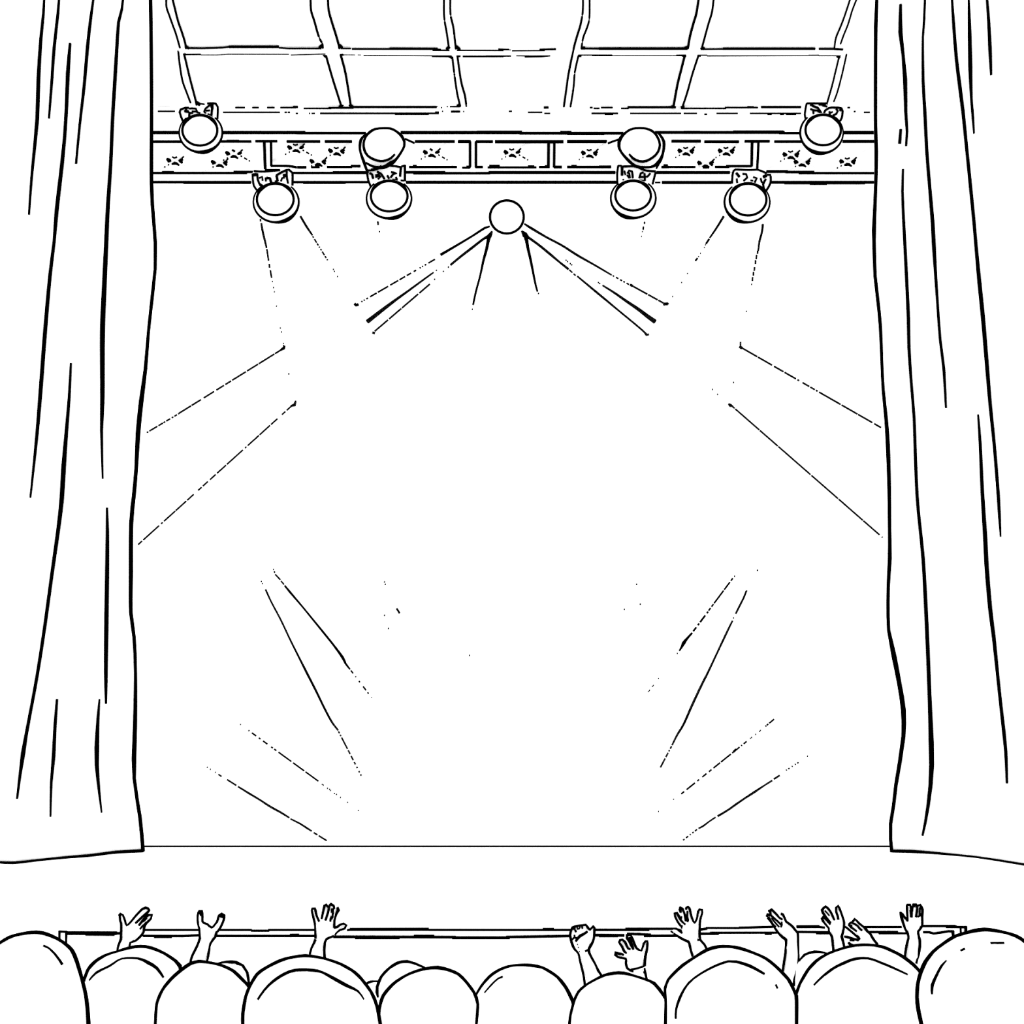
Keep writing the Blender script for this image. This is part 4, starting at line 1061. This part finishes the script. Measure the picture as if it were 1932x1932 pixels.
head_person('broad head with a long hair line and a tiny tick mark, right of centre', 2.3,
            [(1256, 1945), (1256.6, 1891.9), (1255, 1864), (1260.5, 1850), (1273, 1836), (1288.4, 1822), (1300, 1813.9), (1315, 1803.7), (1333.5, 1792), (1354, 1786.4), (1374.5, 1785.8), (1396.9, 1789.7), (1423, 1799), (1445.3, 1809.2), (1462, 1822.3), (1475, 1835.3), (1488.2, 1850.2), (1497.5, 1868.9), (1502, 1880), (1502.2, 1945)],
            [6, 7, 5, 5, 6, 7, 7, 5, 5.6, 5.6, 5, 6.4, 5, 6, 6, 8, 6, 8, 7, 7],
            [([(1275.2, 1922), (1276, 1904.3), (1282.2, 1884), (1291.5, 1865.5), (1300, 1854), (1311.2, 1844.6), (1329.8, 1832.5), (1352.2, 1821.4), (1374.5, 1813.9), (1389.4, 1814.8), (1415.5, 1823.2), (1442.5, 1838)], [3.6, 4, 4.6, 3.6, 3.4, 3.4, 3.4, 4, 4, 5, 6, 4]),
             ([(1463.4, 1857.6), (1466.8, 1865)], 3.2)])
head_person('broad head with one long curved hair line, second from the right', 2.55,
            [(1500, 1945), (1500, 1900), (1502.2, 1878), (1508.7, 1857.7), (1523.6, 1831.6), (1540.4, 1813), (1559, 1801.4), (1575.8, 1794.3), (1598, 1787.4), (1616.4, 1783.6), (1638.3, 1783), (1665.6, 1786.6), (1682, 1793.8), (1703.9, 1805.7), (1723.9, 1821.2), (1738, 1836), (1748, 1860), (1756, 1945)],
            [5, 5, 6, 5, 5, 5, 5, 5, 5, 6, 7, 5], [([(1535.7, 1858.6), (1549.7, 1844.6), (1568.3, 1829.7), (1588.8, 1818.6), (1613, 1809.5), (1638.3, 1808.4), (1660, 1815.7), (1682, 1824.8), (1712, 1838.5)], [2.6, 3.6, 4.4, 5, 5, 4, 4, 4, 2.6])],
            drawn=[(1502.2, 1876.3), (1508.7, 1857.7), (1523.6, 1831.6), (1540.4, 1813), (1559, 1801.4), (1575.8, 1794.3), (1598, 1787.4), (1616.4, 1783.6), (1638.3, 1783), (1665.6, 1786.6), (1682, 1793.8), (1703.9, 1805.7), (1723.9, 1821.2), (1735.8, 1834)])
head_person('largest head at the far right with three separate short hair lines', 2.3,
            [(1741, 1945), (1733, 1905), (1730.3, 1881.3), (1732, 1854), (1738.5, 1832), (1745.8, 1815.7), (1760.4, 1795.7), (1776.8, 1783), (1798.6, 1768.3), (1822.3, 1760.6), (1838.7, 1756), (1857, 1753.4), (1875, 1755.4), (1897, 1760), (1917, 1766), (1934, 1777), (1960, 1800), (1975, 1840), (1982, 1900)],
            [9, 8, 8, 6, 7, 8, 5, 6, 6, 7, 6, 6, 5, 6, 6, 5, 5], [([(1758.5, 1876), (1758.8, 1859.4), (1767.6, 1839), (1776.8, 1822), (1785.9, 1812)], [3, 5.6, 4.6, 4, 2]), ([(1812.3, 1793.8), (1820.5, 1789.8)], 3.4), ([(1868.8, 1779.3), (1894.3, 1779)], 3.4)])
BG = 'smaller heads further back'
head_person('small head peeking out behind the head below the horned-sign hand', 3.05,
            [(404, 1860), (405, 1830), (412, 1818.4), (426.6, 1815.3), (445.2, 1815.3), (457.7, 1822.5), (466, 1835), (470, 1862)],
            [4, 5, 5, 6, 6, 6, 4], group=BG, drawn=[(410, 1819), (426.6, 1815.3), (445.2, 1815.6), (457.7, 1822.5), (466, 1836), (470, 1862)])
head_person('sliver of a head in the gap between two heads left of centre', 3.35,
            [(684, 1885), (685, 1866), (691.6, 1856.7), (700, 1852.8), (714.4, 1852.3), (722, 1856), (730, 1885)],
            [5, 6, 4], group=BG, drawn=[(691.6, 1857), (696, 1854), (702, 1852.6), (714.4, 1852.5)])
head_person('tall thin-drawn head half hidden behind the plain head left of centre', 3.05,
            [(712.6, 1879.4), (712.4, 1861.8), (719.7, 1843.2), (733, 1828.7), (749.7, 1817.3), (768.3, 1814.4), (782.8, 1818.4), (801.4, 1827), (812, 1840), (818, 1880)],
            [4, 6, 6, 5, 5.6, 6, 5, 5], group=BG, drawn=[(723.8, 1879.6), (713, 1879.4), (712.4, 1861.8), (719.7, 1843.2), (733, 1828.7), (749.7, 1817.3), (768.3, 1814.4), (782.8, 1818.4), (801.4, 1827)])
head_person('small head in the gap under the bent-wrist hand on the right', 3.05,
            [(1500, 1850), (1503, 1822), (1508.5, 1812), (1518, 1802), (1536.6, 1796.6), (1550, 1797), (1562, 1800), (1572, 1812), (1578, 1850)],
            [4, 5, 6, 6, 5], group=BG, drawn=[(1507.8, 1813.5), (1518, 1802), (1536.6, 1796.4), (1547, 1797), (1561, 1800.6)])

# people further forward: only a raised arm shows above the heads
def arm_person(label, Y, wrist, forearm, palm, fingers, strokes, side=1, pw=30, ww=18, group='raised hands above the heads', fist=False):
    """wrist, palm, forearm = traced centres; fingers = (base, tip, width); side = which way the body stands from the arm"""
    px = Y / F
    wz = P(wrist[0], wrist[1], Y)
    ztop = P(0, 1893, Y).z
    sx = P(forearm[-1][0], 0, Y).x + side * .19
    root = empty('person', (sx, Y, PIT))
    tag(root, label, 'person', group)
    fm, zs, sw = figure(sx, Y, ztop, PIT, .085, skip=-side)
    sh = Vector((sx - side * sw, Y - .01, zs - .03))
    fa = [P(x, y, Y) for x, y in forearm]
    rw = ww * .5 * px
    el = fa[-1] + (fa[-1] - fa[-2]).normalized() * .05
    el.z = max(min(el.z, zs + .33), zs + .12) if el.z > zs + .12 else el.z
    chain = [wz] + fa + [el]
    rad = [rw] + [rw * (1.08 + .12 * i) for i in range(len(fa))] + [rw * 1.35]
    for i in range(len(chain) - 1):
        capsule(fm, chain[i], chain[i + 1], rad[i], rad[i + 1])
    capsule(fm, el, sh, rad[-1], .044)
    pc = P(palm[0], palm[1], Y)
    capsule(fm, wz, pc, rw * .95, pw * .46 * px, flat=.5)
    for base, tip, w in fingers:
        b = P(base[0], base[1], Y); t = P(tip[0], tip[1], Y)
        m = (b + t) / 2 + Vector((0, .004, 0))
        r = w * .5 * px
        st = pc + (b - pc) * .35
        capsule(fm, st, b, r * 1.15, r * 1.05)
        capsule(fm, b, m, r * 1.02, r * .95)
        capsule(fm, m, t + Vector((0, .008, 0)), r * .95, r * .72)
    body = remesh(fm, .0055, 2)
    bv = body.bvh()
    for pts, w in strokes:
        ink(body, pts, w=w, bvh=bv, Y=Y - .004, step=4, lift=.6)
    shoulder_lines(body, sx, Y, ztop, zs, sides=(side,), w=.0055)
    body.build('body', M_SKIN, root)
    hb = MB()
    hc = Vector((sx, Y - .008, ztop - .10))
    rings = []
    for i in range(1, 15):
        th = math.pi * .62 * i / 14
        rings.append([hc + Vector((math.sin(th) * math.cos(q) * .098, math.sin(th) * math.sin(q) * .104, math.cos(th) * .115)) for q in [2 * math.pi * j / 24 for j in range(24)]])
    hb.loft(rings)
    hb.build('hair', M_HAIR, root)
    return root

arm_person('raised open hand with thumb apart, leftmost hand above the heads', 4.5, (235, 1781), [(232, 1800), (229, 1850)], (246, 1762),
           [((232, 1752), (228, 1728), 7), ((252, 1744), (275, 1717), 8.5), ((258, 1749), (279, 1723), 7.5), ((263, 1753), (283, 1730), 7.5), ((265, 1758), (276, 1743), 7)],
           [([(224.6, 1727.3), (226.7, 1724), (231.9, 1726.5), (236, 1737.6), (239, 1746), (246.4, 1739.7), (256.7, 1727.3), (269, 1714.8), (275, 1712.6), (281.6, 1717.6), (269, 1729.3), (255.7, 1741.8)], [3.4, 4, 3, 3.4, 3, 3, 3.4, 3.8, 4.6, 3.6, 3.4, 3.2]),
            ([(262, 1746), (271.2, 1734.5), (279.5, 1726.5), (286.7, 1726), (284.7, 1733.5), (273.3, 1744.9), (271.2, 1758.3), (267, 1764.5), (255.7, 1774.9), (245.8, 1778.6), (244.5, 1785)], [3.2, 4, 4, 4, 3, 5, 3.4, 4, 3.4, 3, 3]),
            ([(264, 1753), (268, 1748), (271, 1745)], 2.4), ([(270, 1739), (277, 1732)], 2.6),
            ([(226, 1726), (226.4, 1737), (228.4, 1742), (228.6, 1758.3), (227.7, 1772.8), (223.6, 1783), (221.4, 1792.5)], [3.4, 3, 3.6, 3.8, 4, 3.6, 3])], side=-1, pw=30, ww=17)
arm_person('raised hand making a horned sign with two fingers up', 4.5, (387, 1783), [(378, 1808), (368, 1850)], (392, 1763),
           [((378, 1745), (378.5, 1724), 8), ((408, 1748), (418, 1729), 8), ((387, 1753), (389, 1750), 9), ((397, 1756), (398, 1754), 9), ((395, 1766), (390, 1758), 9)],
           [([(376.9, 1770.7), (375.9, 1752), (373.2, 1741.8), (373, 1727.3), (375.9, 1719), (381, 1719), (382, 1738), (384, 1741), (391.4, 1743.8), (399.7, 1750), (409, 1739.7), (413, 1727.3), (418.3, 1724), (423, 1727.3), (421.4, 1737.6), (415.2, 1751), (410, 1758)],
             [3.6, 3, 3, 3.2, 4, 4, 3.6, 3.4, 3.6, 3.6, 3.4, 3.6, 4.4, 5, 3.6, 3.6, 3.6]), ([(378, 1719), (380, 1726)], 6), ([(415, 1727), (421, 1729)], 6), ([(409, 1757), (407.5, 1763), (406, 1768), (398.7, 1777), (395.5, 1785), (394, 1797), (390.4, 1815)], [3, 5, 3.6, 4, 3.4, 3.8, 3.4]),
            ([(376.9, 1770.7), (375, 1777), (370.7, 1787.3), (362.4, 1803.9), (359.3, 1815)], [3.8, 3.6, 4, 3.8, 3.4])], side=1, pw=28, ww=20)
arm_person('raised hand with all fingers spread wide, left of centre', 4.5, (603, 1779), [(599, 1803), (596, 1850)], (611, 1758),
           [((599, 1742), (592.5, 1719), 7.5), ((610, 1738), (615.5, 1711), 8), ((619, 1739), (625, 1710), 8.5), ((627, 1742), (635, 1716), 8), ((624, 1757), (649, 1747), 8)],
           [([(595.3, 1770.7), (594.6, 1752), (594, 1743.8), (591.2, 1731.4), (588.4, 1718), (589, 1714.4), (594.2, 1714.4), (597.4, 1727.3), (602.2, 1738.7)], [3.6, 3, 3, 3.4, 3.4, 4, 4.4, 3.4, 3.4]),
            ([(606.7, 1733.5), (609.8, 1719), (612.4, 1708.6), (615, 1706.6), (618.4, 1711)], [3, 3.6, 4.4, 4, 3]), ([(614, 1736.6), (619, 1721), (621.8, 1708), (624, 1705.6), (629.5, 1709), (631, 1714.8)], [3.4, 3.4, 3.6, 5, 4, 3]),
            ([(623.3, 1738.7), (624, 1729.3), (627, 1734), (628.5, 1717), (630, 1713)], 2.8), ([(625.4, 1722), (626, 1714)], 2.4), ([(636.4, 1711.7), (638.4, 1717), (634.7, 1724), (632.5, 1731), (630.8, 1738), (630.6, 1750)], [4, 6, 4, 3, 3.6, 4]),
            ([(630.5, 1750.4), (636, 1749), (641, 1745), (648, 1742.4), (653.6, 1745.6), (650, 1752), (642, 1754.5), (635, 1760), (632, 1764)], [4, 4, 3.4, 3.6, 3.6, 3.6, 3, 2.4, 2.4]),
            ([(629.5, 1766), (622, 1769), (616, 1771.8), (613.4, 1777), (612, 1793.5), (612.5, 1809)], [3.4, 3.4, 3.6, 3.6, 4, 4.6]), ([(594.8, 1772.8), (592, 1780), (587.6, 1789), (584.6, 1800)], [4, 3.6, 3.4, 3.4])], side=1, pw=30, ww=17)
arm_person('raised clenched fist with thumb folded over, right of centre', 4.5, (1103, 1789), [(1110, 1815), (1122, 1860)], (1098, 1766),
           [((1083, 1757), (1083, 1752), 9), ((1091, 1753), (1091, 1750), 9), ((1100, 1752), (1100, 1749), 9), ((1108, 1758), (1107, 1754), 9), ((1114, 1765), (1118, 1752), 7)],
           [([(1075.7, 1764.5), (1077.3, 1755), (1080.4, 1750), (1089.7, 1746.7), (1097.5, 1745.9), (1105.2, 1745), (1109, 1750), (1113, 1754.4), (1116, 1751), (1119.4, 1748), (1121.5, 1751), (1120.4, 1770.7), (1116, 1781.6), (1110.7, 1792.5), (1114.5, 1803.4), (1120.7, 1815), (1127, 1828), (1134.7, 1840.6)],
             [4, 3.6, 4.6, 3.4, 3.4, 4, 4.4, 3, 3, 4.4, 4, 3.6, 4.4, 4.6, 3.6, 3.8, 4, 3.6]),
            ([(1075.7, 1764.5), (1077.3, 1773.9), (1081, 1785), (1085, 1792), (1091.2, 1799), (1094.3, 1812.7), (1098.2, 1828), (1101.3, 1842), (1103.7, 1860)], [4, 4, 4.4, 3.4, 3, 3.4, 3.8, 3.6, 3.8]),
            ([(1086.6, 1775.4), (1089, 1772), (1094.3, 1766), (1102, 1762), (1108.3, 1757.6)], [3.6, 4, 5, 4, 3.6]), ([(1080.5, 1751.3), (1084.4, 1752)], 5), ([(1085, 1754), (1086.8, 1759)], 3), ([(1089, 1749), (1090, 1753), (1093, 1752), (1094, 1749)], 2.4), ([(1098, 1748), (1099, 1752)], 2.4),
            ([(1079.4, 1773), (1083, 1769), (1088, 1770)], 2.8), ([(1083.8, 1764), (1084, 1768)], 2.4), ([(1104, 1795), (1110, 1792)], 2.8), ([(1089.3, 1782), (1090, 1782.2)], 2), ([(1091.4, 1787.6), (1092, 1787.8)], 2), ([(1093, 1795), (1093.6, 1795.2)], 2)], side=-1, pw=36, ww=22)
arm_person('small open hand held low beside the fist, fingers splayed', 4.1, (1203, 1833), [(1208, 1850), (1214, 1890)], (1199, 1810),
           [((1183, 1810), (1164, 1800.5), 7.5), ((1184, 1796), (1173, 1777), 8.5), ((1193, 1793), (1186, 1768), 7.5), ((1201, 1793), (1193, 1768), 7), ((1212, 1797), (1219, 1779), 7.5)],
           [([(1176.6, 1802), (1173, 1799.6), (1168, 1799.4), (1160.6, 1797.4), (1160.4, 1801), (1165.8, 1805.7), (1174, 1807.4), (1180.8, 1809), (1180.9, 1817.3), (1183.4, 1826.6), (1189, 1831), (1194.6, 1833)], [3.6, 3.4, 4.4, 4.4, 4.4, 3.4, 3.2, 4, 4, 4, 3.6, 2.6]),
            ([(1182, 1798.7), (1177.6, 1795), (1173.5, 1786), (1168, 1777.5), (1170, 1773.8), (1174.3, 1772.8), (1179.5, 1777.5), (1185, 1789.6), (1189.8, 1791.2)], [2.6, 4, 3.8, 3.6, 4.4, 3.6, 4, 3.4, 2.4]),
            ([(1195.3, 1791.4), (1192, 1786), (1186.5, 1775), (1183.2, 1770), (1182.6, 1764.5), (1190, 1764), (1193.5, 1771), (1197.5, 1782), (1201.5, 1789.4), (1206, 1792.4), (1210, 1793.6), (1212.6, 1787), (1214.5, 1780), (1218, 1776), (1221.4, 1775.6), (1220.9, 1789.4), (1217.6, 1804.9), (1216, 1822)],
             [3.4, 3.4, 4, 5, 5, 3, 3.6, 4, 3.6, 3, 3, 3, 3.4, 3.6, 3.4, 4, 4.4, 5]), ([(1188, 1768), (1191.4, 1779), (1194.4, 1789)], 3.2),
            ([(1190, 1829.6), (1197, 1828), (1204.6, 1826.6), (1210, 1824.4), (1215.5, 1823.3)], [2.6, 3, 2.8, 2.6, 2.4]), ([(1216, 1826.6), (1217.6, 1836), (1219.6, 1849)], [2.4, 4, 5]), ([(1214, 1833), (1215, 1836)], 2.4), ([(1184, 1762.2), (1195, 1762)], 3.4), ([(1201, 1762), (1209, 1762.4)], 3.4)], side=-1, pw=32, ww=23)
arm_person('raised spread hand with thumb out left, above the broad head right of centre', 4.5, (1309, 1779), [(1318, 1800), (1330, 1850)], (1305, 1757),
           [((1296, 1766), (1271, 1756.5), 7), ((1289, 1743), (1276, 1726), 8), ((1293, 1739), (1285, 1716), 8), ((1301, 1739), (1298, 1715), 8), ((1315, 1743), (1321, 1720), 8)],
           [([(1287.7, 1748), (1284, 1746.6), (1278, 1738), (1273.6, 1728.8), (1273, 1723), (1277, 1722.4), (1281, 1729), (1284.5, 1736), (1289, 1741), (1293, 1744.3)], [3, 3.4, 3.4, 3.4, 4, 4.4, 4.4, 3.4, 2.6, 2.6]),
            ([(1284.4, 1722), (1282.8, 1716), (1283.4, 1712.8), (1287.4, 1714.6), (1290.6, 1721), (1293, 1730), (1294.7, 1738)], [3.6, 5, 5, 4.4, 3, 4, 5]), ([(1296.8, 1739.6), (1298.4, 1736), (1296.8, 1730), (1297, 1719)], 2.8), ([(1285, 1734), (1286, 1729)], 2.2),
            ([(1294, 1716), (1294.8, 1713), (1297.8, 1710.6), (1301, 1714), (1303.4, 1724), (1306, 1733), (1310.2, 1741), (1314.8, 1733), (1317.2, 1719.5), (1319.5, 1716), (1324.6, 1716.6), (1325, 1722), (1322.6, 1730.4), (1320.6, 1741), (1320.3, 1767.6), (1323, 1775.4), (1329, 1782), (1332.7, 1789.4)],
             [3.6, 4, 4, 4, 3.4, 3.4, 3, 3, 3.6, 4, 3.8, 3, 3, 3.4, 3.8, 3.6, 3.6, 3.6]), ([(1316, 1773.4), (1320, 1773.6)], 3), ([(1265.6, 1756.8), (1270, 1760)], 2.4), ([(1271, 1761), (1276, 1764.5), (1284, 1769.6), (1290, 1773), (1299.3, 1777.4), (1302, 1785), (1303.6, 1793), (1306.6, 1804)], [2.4, 3, 4, 4, 4.4, 5, 4, 3.6]),
            ([(1279, 1754), (1284, 1756.6), (1286.4, 1760.4)], [4, 5, 3]), ([(1286, 1748.6), (1286, 1751.6)], 2.4)], side=-1, pw=30, ww=19)
arm_person('bent-wrist raised hand with tight fingers pointing left on a long bare forearm', 4.8, (1493, 1776), [(1494, 1800), (1488, 1855)], (1482, 1755),
           [((1472, 1741), (1457, 1720), 7.5), ((1468, 1744), (1452.5, 1726), 7), ((1466, 1747), (1450.5, 1731), 7), ((1466, 1752), (1456, 1741), 6), ((1485, 1743), (1477, 1729), 6)],
           [([(1449, 1719.6), (1453, 1718), (1455.6, 1716), (1459, 1719), (1466, 1726), (1470, 1731), (1476, 1735)], [3, 4, 4.4, 3.6, 3.4, 3, 3.4]), ([(1453, 1719), (1454, 1726), (1460, 1732), (1467, 1738), (1474, 1745)], [4.4, 3, 2.8, 2.8, 2.6]),
            ([(1447, 1729.6), (1448.4, 1725.6), (1452, 1726.4)], 5), ([(1449, 1731), (1454.7, 1739), (1459, 1746), (1464, 1754), (1471.4, 1763.6), (1476, 1768), (1482.8, 1773), (1483.4, 1779), (1481.7, 1798), (1478.9, 1816.7), (1476.4, 1834)], [5.4, 4, 3.4, 3.4, 3.6, 4.6, 5, 4, 3.6, 3.8, 3.4]),
            ([(1455.6, 1732), (1461, 1739), (1470, 1749)], 2.2), ([(1474.6, 1739), (1475.4, 1745), (1473.3, 1749.6)], 2.4), ([(1457, 1742), (1464, 1748.6)], 1.8), ([(1473.6, 1724), (1477, 1725.4), (1480, 1731), (1483.5, 1739), (1490, 1743.6), (1496, 1749), (1500.6, 1755), (1505, 1760), (1505.8, 1783), (1506.3, 1813)], [4.4, 4.4, 3.4, 3.6, 3.8, 4, 3.6, 3.8, 3.4, 3.8]),
            ([(1506.3, 1800), (1505.6, 1815), (1502, 1835.3), (1499, 1848), (1497.5, 1860)], [3.6, 4.6, 4.4, 4, 4])], side=-1, pw=26, ww=21)
arm_person('upright raised hand with one finger apart, left of the two overlapping hands at right', 4.15, (1579, 1773), [(1582, 1795), (1588, 1845)], (1578, 1756),
           [((1569, 1737), (1560, 1715), 7.5), ((1565, 1741), (1555, 1720), 7), ((1563, 1747), (1554, 1733), 7), ((1584, 1742), (1581, 1714), 8), ((1571, 1750), (1563, 1743), 7)],
           [([(1574.4, 1736), (1571.4, 1729), (1566.4, 1719), (1562, 1713.6), (1557.6, 1710.4), (1554, 1713), (1551, 1717), (1552.4, 1722), (1559, 1731), (1563, 1736), (1567.4, 1741)], [2.8, 3.4, 3.4, 3.8, 4.6, 4, 5, 4.4, 3.2, 2.8, 2.6]),
            ([(1566.6, 1744), (1560, 1736), (1554, 1730), (1551, 1734), (1555, 1741), (1560, 1747), (1563.7, 1751.5), (1563.9, 1757), (1567, 1763), (1569.4, 1767), (1571, 1779.4), (1572.4, 1793)], [3, 3.4, 5.4, 5.4, 3, 3, 2.8, 3, 3.4, 4, 4, 3.6]),
            ([(1556, 1718), (1560, 1722), (1565, 1728)], 1.8), ([(1581.5, 1735), (1580.4, 1728), (1577.4, 1720), (1577.4, 1712.6), (1581.3, 1709), (1584, 1714.2), (1587, 1722), (1589.7, 1730), (1592.5, 1740.3), (1591.6, 1753.4), (1589.4, 1763), (1588, 1767), (1590.7, 1776), (1592.8, 1787)], [4, 3.6, 3.4, 3.8, 4, 3.8, 3.4, 3.4, 3.8, 3.6, 3.8, 5, 4, 3.6])], side=-1, pw=26, ww=17)
arm_person('tilted open hand leaning left, right of the two overlapping hands at right', 4.9, (1643, 1784), [(1651, 1800), (1668, 1845)], (1630, 1766),
           [((1626, 1753), (1613.5, 1737), 7), ((1620, 1754), (1608, 1742), 6.5), ((1614, 1757), (1604, 1747), 6), ((1620, 1774), (1604, 1770), 6), ((1624, 1760), (1615, 1752), 6)],
           [([(1593.7, 1748.3), (1597, 1750), (1603.7, 1755.6), (1609, 1760), (1614.6, 1765), (1619, 1768), (1621, 1771), (1618.3, 1773.6), (1612, 1772), (1605.5, 1770), (1599, 1768), (1592.8, 1767)], [3, 3.4, 3.4, 3.4, 3.4, 4.4, 5, 5, 3.6, 4, 4.6, 3]),
            ([(1601.6, 1744.4), (1604, 1741.6), (1608, 1739.6), (1612.8, 1733.8), (1617, 1738), (1622, 1743), (1629, 1748.3), (1633, 1752), (1636.5, 1757), (1642, 1762), (1645.8, 1768.7), (1650.2, 1775), (1655.6, 1781.6)], [4, 3.4, 3.4, 4.4, 3.4, 3.4, 3, 4.4, 4.4, 4, 4, 3.6, 4]),
            ([(1602, 1744.7), (1606, 1750), (1611, 1753), (1616.4, 1757.4)], [4.6, 3.4, 3, 2.6]), ([(1607.3, 1741.4), (1612, 1743), (1618, 1747), (1622, 1752), (1626.5, 1755.6)], [2.8, 3, 3.2, 3.4, 3]), ([(1604, 1747), (1608, 1746)], 3), ([(1603, 1774), (1612, 1774.6)], 2.6), ([(1601, 1778.6), (1604, 1781.6), (1610, 1784)], 4.4), ([(1647, 1781), (1648, 1784)], 2.4)],
           side=-1, pw=28, ww=20)
arm_person('upright raised hand with four fingers together, rightmost hand above the heads', 4.5, (1722, 1769), [(1721, 1795), (1718, 1850)], (1724, 1749),
           [((1709, 1745), (1701.5, 1728), 7), ((1715, 1736), (1714, 1711), 7.5), ((1723, 1735), (1725.5, 1710), 8), ((1731, 1736), (1731.5, 1712), 6.5), ((1737, 1738), (1737, 1713), 6.5)],
           [([(1713, 1738.6), (1711, 1735), (1705.7, 1729.4), (1700, 1722), (1700.6, 1729), (1702.6, 1737), (1705.7, 1747), (1708, 1753), (1711, 1758), (1713.6, 1765), (1714, 1770), (1710.9, 1781), (1708, 1799.3), (1707.4, 1809)], [3, 3.4, 3.8, 5.4, 5.4, 4.4, 3.6, 3.4, 4, 3.6, 3.8, 3.8, 4, 3.6]),
            ([(1712.4, 1736), (1711.6, 1722.8), (1710.9, 1709), (1712, 1707), (1717, 1707), (1718.4, 1711), (1719.4, 1722.8), (1719.4, 1731)], [3, 3.6, 3.4, 3.6, 4, 3.6, 5, 4]),
            ([(1721, 1720), (1722, 1711), (1723, 1706.4), (1728.5, 1706.4), (1730.6, 1712), (1729.6, 1722), (1728, 1730.6)], [3, 3, 3.6, 4, 3.4, 3.4, 3]), ([(1725.4, 1708), (1725.6, 1712)], 2.6),
            ([(1731.2, 1709), (1736, 1707.4), (1738.6, 1712), (1740.4, 1716), (1740.2, 1730), (1740, 1746.5), (1737, 1751), (1732.4, 1757.4), (1733.4, 1766), (1735, 1772), (1735.4, 1784.7), (1733, 1801), (1730.4, 1810), (1728.8, 1818)], [3.6, 4.4, 5, 4.4, 3.6, 3.8, 4.4, 3.8, 3.8, 4.6, 4.8, 4.4, 3.4, 3.4]),
            ([(1735.8, 1712), (1735, 1722), (1734.8, 1728), (1731, 1730)], 2.8), ([(1737, 1725), (1739, 1728)], 4)], side=1, pw=28, ww=19)
